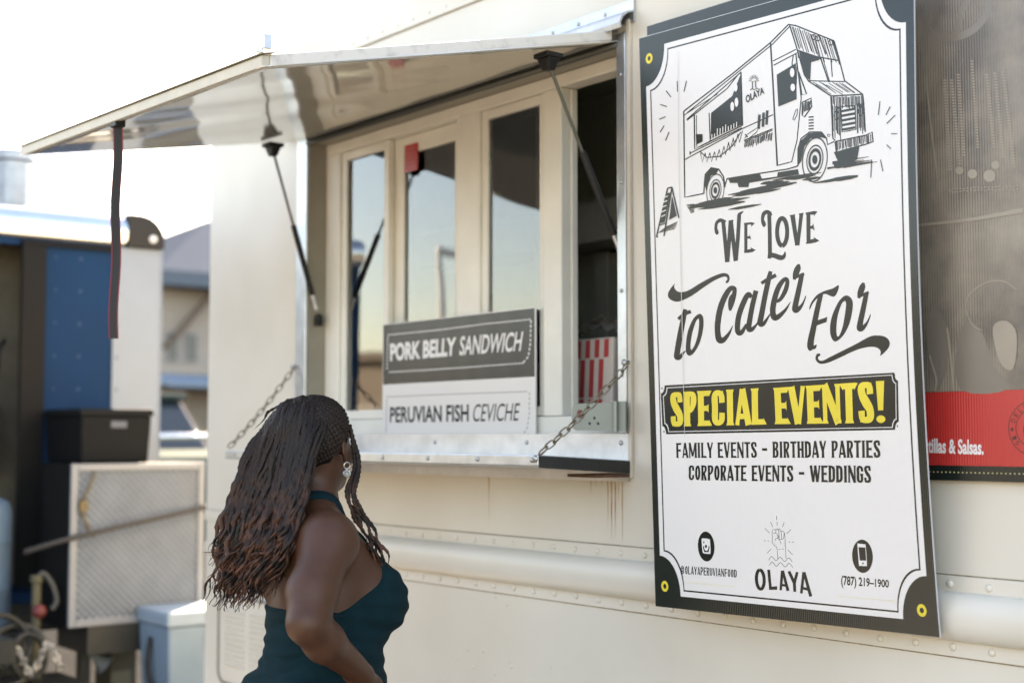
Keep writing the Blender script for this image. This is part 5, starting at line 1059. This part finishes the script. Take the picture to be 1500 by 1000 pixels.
for x_, y_ in ((-7.18, -.73), (-6.9, -.73), (-7.18, -.24), (-6.9, -.24)): MB().box(x_, x_ + .03, y_, y_ + .03, 0, .585).build('leg', 'dark_steel', stn)
# tread plate box on the drawbar
tb = thing('tool_chest', 'tall aluminium tread plate chest with pale frame and sides darkened for shade', 'tool chest', (-6.8, .25, 0))
bx0, bx1, by0, by1, bz0, bz1 = -6.98, -6.61, -.097, .592, .654, 1.424
MB().box(bx0, bx1 - .012, by0, by1, bz0, bz1).build('carcass', mat('shaded ribbed side', (.010, .011, .011), .6, spec=.1, bump=.5, bscale=40, stretch=(1, 1, 20)), tb)  # shade of the side faces put into the near-black colour
MB().box(bx1 - .0115, bx1 - .002, by0 + .03, by1 - .03, bz0 + .03, bz1 - .03).build('tread_panel', 'tread', tb)
b = MB(); f = .034
b.box(bx1 - .0118, bx1 + .008, by0, by0 + f, bz0, bz1).box(bx1 - .0118, bx1 + .008, by1 - f, by1, bz0, bz1).box(bx1 - .0118, bx1 + .008, by0 + f, by1 - f, bz0, bz0 + f).box(bx1 - .0118, bx1 + .008, by0 + f, by1 - f, bz1 - f, bz1)
b.build('frame', mat('pale frame', (.22, .24, .265), .5, .2), tb, bev=.004)
b = MB().tube(spline([(-6.595, -.05, 1.25), (-6.58, -.04, 1.27), (-6.58, .0, 1.36), (-6.595, .01, 1.38)], 6), .008, 8).tube(spline([(-6.595, -.05, 1.21), (-6.58, -.02, 1.12), (-6.58, .01, 1.08)], 6), .008, 8).box(-6.6, -6.585, -.06, -.02, 1.2, 1.25)
b.build('latch_hook', mat('weathered brass', (.12, .1, .06), .5, .7), tb, smooth='auto')
MB().box(bx0 - .02, bx1, .0, .5, .52, .6535).build('cradle', 'dark_steel', tb)
for y_ in (.04, .44): MB().box(-6.85, -6.79, y_, y_ + .05, 0, .52).build('leg', 'dark_steel', tb)
# black storage box on top of the chest
bk = thing('storage_box', 'wide black plastic storage box with a hand slot, on top of the tread plate chest', 'box', (-6.95, .15, 1.425))
MB().hexa([(-7.17, -.01, 1.4255), (-6.71, -.01, 1.4255), (-6.71, .335, 1.4255), (-7.17, .335, 1.4255)], [(-7.18, -.02, 1.655), (-6.695, -.02, 1.655), (-6.695, .345, 1.655), (-7.18, .345, 1.655)]).build('bin', mat('black plastic bin', (.008, .0095, .011), .55, spec=.08), bk, bev=.01)
MB().hexa([(-7.185, -.03, 1.6555), (-6.685, -.03, 1.6555), (-6.685, .355, 1.6555), (-7.185, .355, 1.6555)], [(-7.18, -.025, 1.69), (-6.69, -.025, 1.69), (-6.69, .35, 1.69), (-7.18, .35, 1.69)]).build('lid', mat('black plastic lid', (.010, .0115, .0125), .55, spec=.08), bk, bev=.008)
MB().box(-6.7, -6.693, .13, .215, 1.595, 1.63).build('hand_slot', mat('blue grey slot', (.05, .07, .1), .4), bk, bev=.004)
# rope pulled across
P = spline([(-6.75, -.26, 1.01), (-6.59, -.1, 1.075), (-6.565, .17, 1.13), (-6.565, .4, 1.17), (-6.59, .63, 1.21)], 14)
b = MB()
for ph in (0, 2.1, 4.2):
    L_ = np.arange(len(P)) * .9; b.tube(P + .006 * np.stack([np.cos(L_ + ph), 0 * L_, np.sin(L_ + ph)], 1), .008, 6)
tag(b.build('rope', mat('dark rope', (.06, .055, .05), .9), None, smooth=True), 'dark rope stretched across the tread plate chest', 'rope')
# cool box
cl = thing('cool_box', 'white and pale blue cool box with latch standing below the chest', 'cool box', (-6.42, .45, 0))
kb = thing('folding_stand', 'low dark stand under the cool box', 'stand', (-6.42, .45, 0))
MB().box(-6.6, -6.25, .24, .72, .2, .245).build('stand_top', 'dark_steel', kb, bev=.004)
for x_, y_ in ((-6.58, .26), (-6.3, .26), (-6.58, .67), (-6.3, .67)): MB().box(x_, x_ + .03, y_, y_ + .03, 0, .2).build('leg', 'dark_steel', kb)
cm = mat('pale blue cooler plastic', (.17, .25, .33), .5)
MB().hexa([(-6.58, .265, .2465), (-6.28, .265, .2465), (-6.28, .70, .2465), (-6.58, .70, .2465)], [(-6.6, .25, .66), (-6.26, .25, .66), (-6.26, .715, .66), (-6.6, .715, .66)]).build('bin', cm, cl, bev=.012)
MB().box(-6.61, -6.25, .24, .725, .6605, .735).build('lid', mat('white blue lid', (.24, .32, .4), .5), cl, bev=.014)
MB().box(-6.2585, -6.246, .44, .48, .56, .70).build('latch', 'black', cl, bev=.004)
MB().tube(spline([(-6.45, .246, .6), (-6.43, .225, .52), (-6.42, .225, .42), (-6.38, .235, .36)], 6), .013, 8).build('rope_handle', 'black', cl, smooth=True)
# jack post with grey hose and red knob
jk = thing('jack_post', 'drawbar jack post with grey handle loop and red knob', 'trailer jack', (-6.7, -.2, 0))
MB().lathe((-6.72, -.21, 0), [(.07, 0), (.07, .02), (.03, .03), (.03, .5), (.022, .51), (.022, .86), (.03, .87), (.03, .9), (.001, .9)], (0, 0, 1), 14).build('post', mat('worn olive steel', (.1, .095, .06), .6, .3), jk, smooth='auto')
MB().tube(spline([(-6.72, -.21, .87), (-6.70, -.19, .91), (-6.68, -.15, .86), (-6.67, -.13, .78), (-6.68, -.15, .74)], 8), .012, 8).build('handle', mat('grey handle', (.09, .09, .085), .7, spec=.2), jk, smooth=True)
MB().lathe((-6.68, -.21, .735), [(.001, -.035), (.025, -.026), (.035, 0), (.025, .026), (.001, .035)], (0, 0, 1), 16).build('knob', mat('red knob', (.14, .025, .025), .6), jk, smooth=True)
# clutter under the drawbar
hm_ = thing('hose_heap', 'heap of coiled hoses and chain at the lower left corner', 'hoses', (-6.6, -.4, .3))
for i, (c, R_, ax) in enumerate((((-6.6, -.4, .62), .13, (.9, .2, .5)), ((-6.62, -.33, .58), .12, (.8, -.3, .6)), ((-6.55, -.3, .55), .10, (.9, .4, .2)), ((-6.58, -.44, .52), .14, (.6, .1, .8)))):
    MB().ring(c, R_, .014, ax, 30, 8).build('hose', mat('dull hose', ((.02, .02, .015), (.05, .047, .035), (.014, .016, .014), (.035, .034, .028))[i], .6), hm_, smooth=True)
b = MB()
for k in range(24):
    a = k * .45; b.ring((-6.5 + .01 * math.sin(k), -.42 + .26 * k / 24, .54 + .06 * math.sin(a)), .014, .004, (math.sin(k * 1.57), math.cos(k * 1.57), .3), 10, 6)
b.build('chain', 'steel', hm_, smooth=True)
hb = thing('scrap_table', 'low dark shelf of scrap under the hoses', 'shelf', (-6.7, -.3, 0))
MB().box(-6.85, -6.4, -.7, -.05, .38, .42).build('shelf_top', 'dark_steel', hb, bev=.003)
for x_, y_ in ((-6.83, -.68), (-6.45, -.68), (-6.83, -.1), (-6.45, -.1)): MB().box(x_, x_ + .03, y_, y_ + .03, 0, .38).build('leg', 'dark_steel', hb)
fu = thing('funnel', 'pale plastic funnel lying in the shade under the chest', 'funnel', (-6.8, .1, .43))
MB().lathe((-6.78, .12, .47), [(.012, -.1), (.014, -.02), (.05, .05), (.055, .055), (.045, .05), (.01, -.02)], (.3, .7, -.6), 16).build('cone', mat('pale plastic', (.16, .18, .19), .5), fu, smooth=True)
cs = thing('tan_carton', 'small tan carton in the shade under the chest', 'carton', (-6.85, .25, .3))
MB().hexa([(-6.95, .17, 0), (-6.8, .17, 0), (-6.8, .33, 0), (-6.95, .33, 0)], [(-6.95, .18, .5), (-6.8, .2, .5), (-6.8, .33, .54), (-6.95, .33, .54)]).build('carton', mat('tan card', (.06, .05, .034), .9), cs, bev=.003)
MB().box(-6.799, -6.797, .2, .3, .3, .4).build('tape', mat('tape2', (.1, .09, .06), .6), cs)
# ---- off-road car farther back, nose towards us
cr = thing('parked_car', 'grey green off-road car facing us between trailer and van', 'car', (-14.5, 3.9, 0))
gm = mat('grey green paint', (.075, .10, .088), .8, spec=.05); cy = 3.75; cx0 = -13.1
MB().hexa([(-17.2, cy - .88, .55), (cx0, cy - .85, .55), (cx0, cy + .85, .55), (-17.2, cy + .88, .55)], [(-17.2, cy - .86, 1.2), (cx0 + .0, cy - .82, 1.2), (cx0, cy + .82, 1.2), (-17.2, cy + .86, 1.2)]).hexa([(-14.6, cy - .84, 1.2005), (cx0 - .02, cy - .78, 1.2005), (cx0 - .02, cy + .78, 1.2005), (-14.6, cy + .84, 1.2005)], [(-14.5, cy - .8, 1.42), (cx0 - .15, cy - .72, 1.36), (cx0 - .15, cy + .72, 1.36), (-14.5, cy + .8, 1.42)]).build('body', gm, cr, bev=.05, segs=3)
MB().hexa([(-17.0, cy - .82, 1.2003), (-14.55, cy - .82, 1.4), (-14.55, cy + .82, 1.4), (-17.0, cy + .82, 1.2003)], [(-16.9, cy - .7, 1.98), (-15.1, cy - .7, 1.98), (-15.1, cy + .7, 1.98), (-16.9, cy + .7, 1.98)]).build('cabin', mat('tinted glass', (.03, .04, .045), .12), cr, bev=.04)
MB().box(-16.95, -15.0, cy - .74, cy + .74, 1.981, 2.05).build('roof', gm, cr, bev=.03)
for y_ in (-.6, .6):
    h_ = MB().lathe((cx0, cy + y_, 1.0), [(.11, 0), (.11, .02), (.08, .045), (.001, .06)], (1, 0, 0), 20).build('headlight', mat('lamp glass', (.8, .8, .78), .06, .6), cr, smooth='auto')
b = MB()
for k in range(7): b.box(cx0 + .0005, cx0 + .02, cy - .36 + k * .11, cy - .31 + k * .11, .82, 1.12)
b.build('grille', 'black', cr)
MB().box(cx0 + .0, cx0 + .18, cy - .85, cy + .85, .5, .68).build('bumper', 'black', cr, bev=.02)
for x_ in (-13.8, -16.4):
    for y_ in (-.82, .62):
        wh = MB().lathe((x_, cy + y_, .4), [(.22, 0), (.36, 0), (.4, .04), (.4, .17), (.36, .2), (.22, .2)], (0, 1, 0), 24).build('wheel', 'rubber', cr, smooth='auto')
        MB().lathe((x_, cy + y_ + .02, .4), [(.215, 0), (.05, .03), (.05, .13), (.215, .16)], (0, 1, 0), 18).build('rim', 'alu', wh, smooth='auto')
# chrome roof rack bar that glints
MB().tube([(-13.42, cy - .5, 1.44), (-13.4, cy - .46, 1.56), (-13.4, cy + .3, 1.56), (-13.42, cy + .34, 1.44)], .03, 12).build('brush_bar', mat('chrome', (.9, .9, .88), .06, 1), cr, smooth=True)
# ---- mesh fence and pale hall with a grey gable roof
fn = thing('mesh_fence', 'dark steel mesh fence behind the grey green car', 'fence', (-19, 5.5, 0))
b = MB()
for y_ in np.arange(3.5, 8.5, .1): b.bar((-19, y_, .1), (-19, y_, 2.1), .006, 5)
for z_ in np.arange(.15, 2.1, .1): b.bar((-19, 3.5, z_), (-19, 8.5, z_), .006, 5)
b.build('mesh', 'dark_steel', fn)
for y_ in (3.5, 6.0, 8.5): MB().bar((-19, y_, 0), (-19, y_, 2.15), .035, 10).build('post', 'dark_steel', fn, smooth='auto')
wl = mat('pale plaster', (.4, .33, .27), .85); rf = mat('grey roof metal', (.085, .10, .125), .95, 0, spec=0)
hl = thing('pale_hall', 'pale plastered hall with grey hipped roof and timber braces', 'building', (-29, 10, 0))
MB().box(-35.5, -24.6, 8.5, 19.6, 0, 4.355).build('wall', wl, hl)
MB().add([(-24, 8.14, 4.58), (-24, 20, 4.58), (-36, 20, 4.58), (-36, 8.14, 4.58), (-30, 12.06, 6.57), (-30, 16, 6.57), (-24, 8.14, 4.36), (-24, 20, 4.36), (-36, 20, 4.36), (-36, 8.14, 4.36)],
         [(0, 1, 5, 4), (1, 2, 5), (2, 3, 4, 5), (3, 0, 4), (0, 6, 7, 1), (1, 7, 8, 2), (2, 8, 9, 3), (3, 9, 6, 0), (9, 8, 7, 6)]).build('roof', rf, hl)
MB().box(-23.998, -23.9, 8.14, 20, 4.3, 4.56).build('fascia', mat('blue grey fascia', (.14, .165, .19), .9, spec=0), hl)
for y_ in (8.5, 11.6, 14.2): MB().hexa([(-24.59, y_, 3.2), (-24.5, y_, 3.2), (-24.5, y_ + .12, 3.2), (-24.59, y_ + .12, 3.2)], [(-24.3, y_ + 1.1, 4.6), (-24.2, y_ + 1.1, 4.6), (-24.2, y_ + 1.22, 4.6), (-24.3, y_ + 1.22, 4.6)]).build('brace', mat('brown timber', (.16, .11, .08), .7), hl)
for y_ in (8.6, 8.98, 10.6, 12.2):
    wn = MB().box(-24.597, -24.56, y_, y_ + .24, 2.95, 3.5).build('window', mat('window frame paint', (.3, .29, .28), .6), hl); MB().box(-24.5595, -24.555, y_ + .03, y_ + .21, 2.98, 3.47).build('pane', mat('dark pane', (.05, .06, .07), .1), wn)
cnp = MB().hexa([(-24.59, 8.0, 2.62), (-23.0, 8.0, 2.42), (-23.0, 15, 2.42), (-24.59, 15, 2.62)], [(-24.59, 8.0, 2.72), (-23.0, 8.0, 2.52), (-23.0, 15, 2.52), (-24.59, 15, 2.72)]).build('canopy', mat('pale blue canopy', (.22, .28, .34), .8, spec=.1), hl)
# ---- across the street, behind the camera: what the window panes and gloss mirror
lp = thing('street_lamp', 'white street lamp across the street, mirrored in the window pane', 'street lamp', (-13.9, -7.0, 0))
MB().tube([(-13.9, -7.0, 0), (-13.9, -7.0, 3.75)], [.09, .055], 14).build('pole', mat('white lamp paint', (.8, .8, .78), .4), lp, smooth='auto')
MB().hexa([(-13.95, -7.35, 3.72), (-13.8, -7.35, 3.72), (-13.85, -6.95, 3.76), (-13.95, -6.95, 3.76)], [(-13.94, -7.33, 3.78), (-13.81, -7.33, 3.78), (-13.86, -6.95, 3.84), (-13.94, -6.95, 3.84)]).build('lamp_head', 'white_ink', lp, bev=.01)
for i, (x0, x1, y_, h_, c, wd) in enumerate(((-34, -20, -18, 3.6, (.16, .13, .1), 'low brown shop across the street'), (-18, -7, -20, 4.2, (.2, .17, .13), 'wide brown shop across the street with flat roof'), (-5, 9, -22, 6.5, (.14, .125, .11), 'taller grey block across the street'))):
    bd = thing('shop_building', wd, 'building', ((x0 + x1) / 2, y_ - 4, 0))
    MB().box(x0, x1, y_ - 8, y_, 0, h_).build('wall', mat('street wall %d' % i, c, .85), bd)
    MB().box(x0 - .2, x1 + .2, y_ - 8.2, y_ + .2, h_ + .001, h_ + .25).build('parapet', mat('parapet %d' % i, tuple(q * .7 for q in c), .8), bd)
    k = x0 + 1
    while k < x1 - 1.5:
        wn = MB().box(k, k + 1.4, y_ + .001, y_ + .06, .9, 2.4).build('window', mat('frame white', (.5, .5, .48), .5), bd); MB().box(k + .06, k + 1.34, y_ + .0605, y_ + .065, .96, 2.34).build('pane', mat('shop pane', (.04, .05, .055), .05), wn); k += 2.6
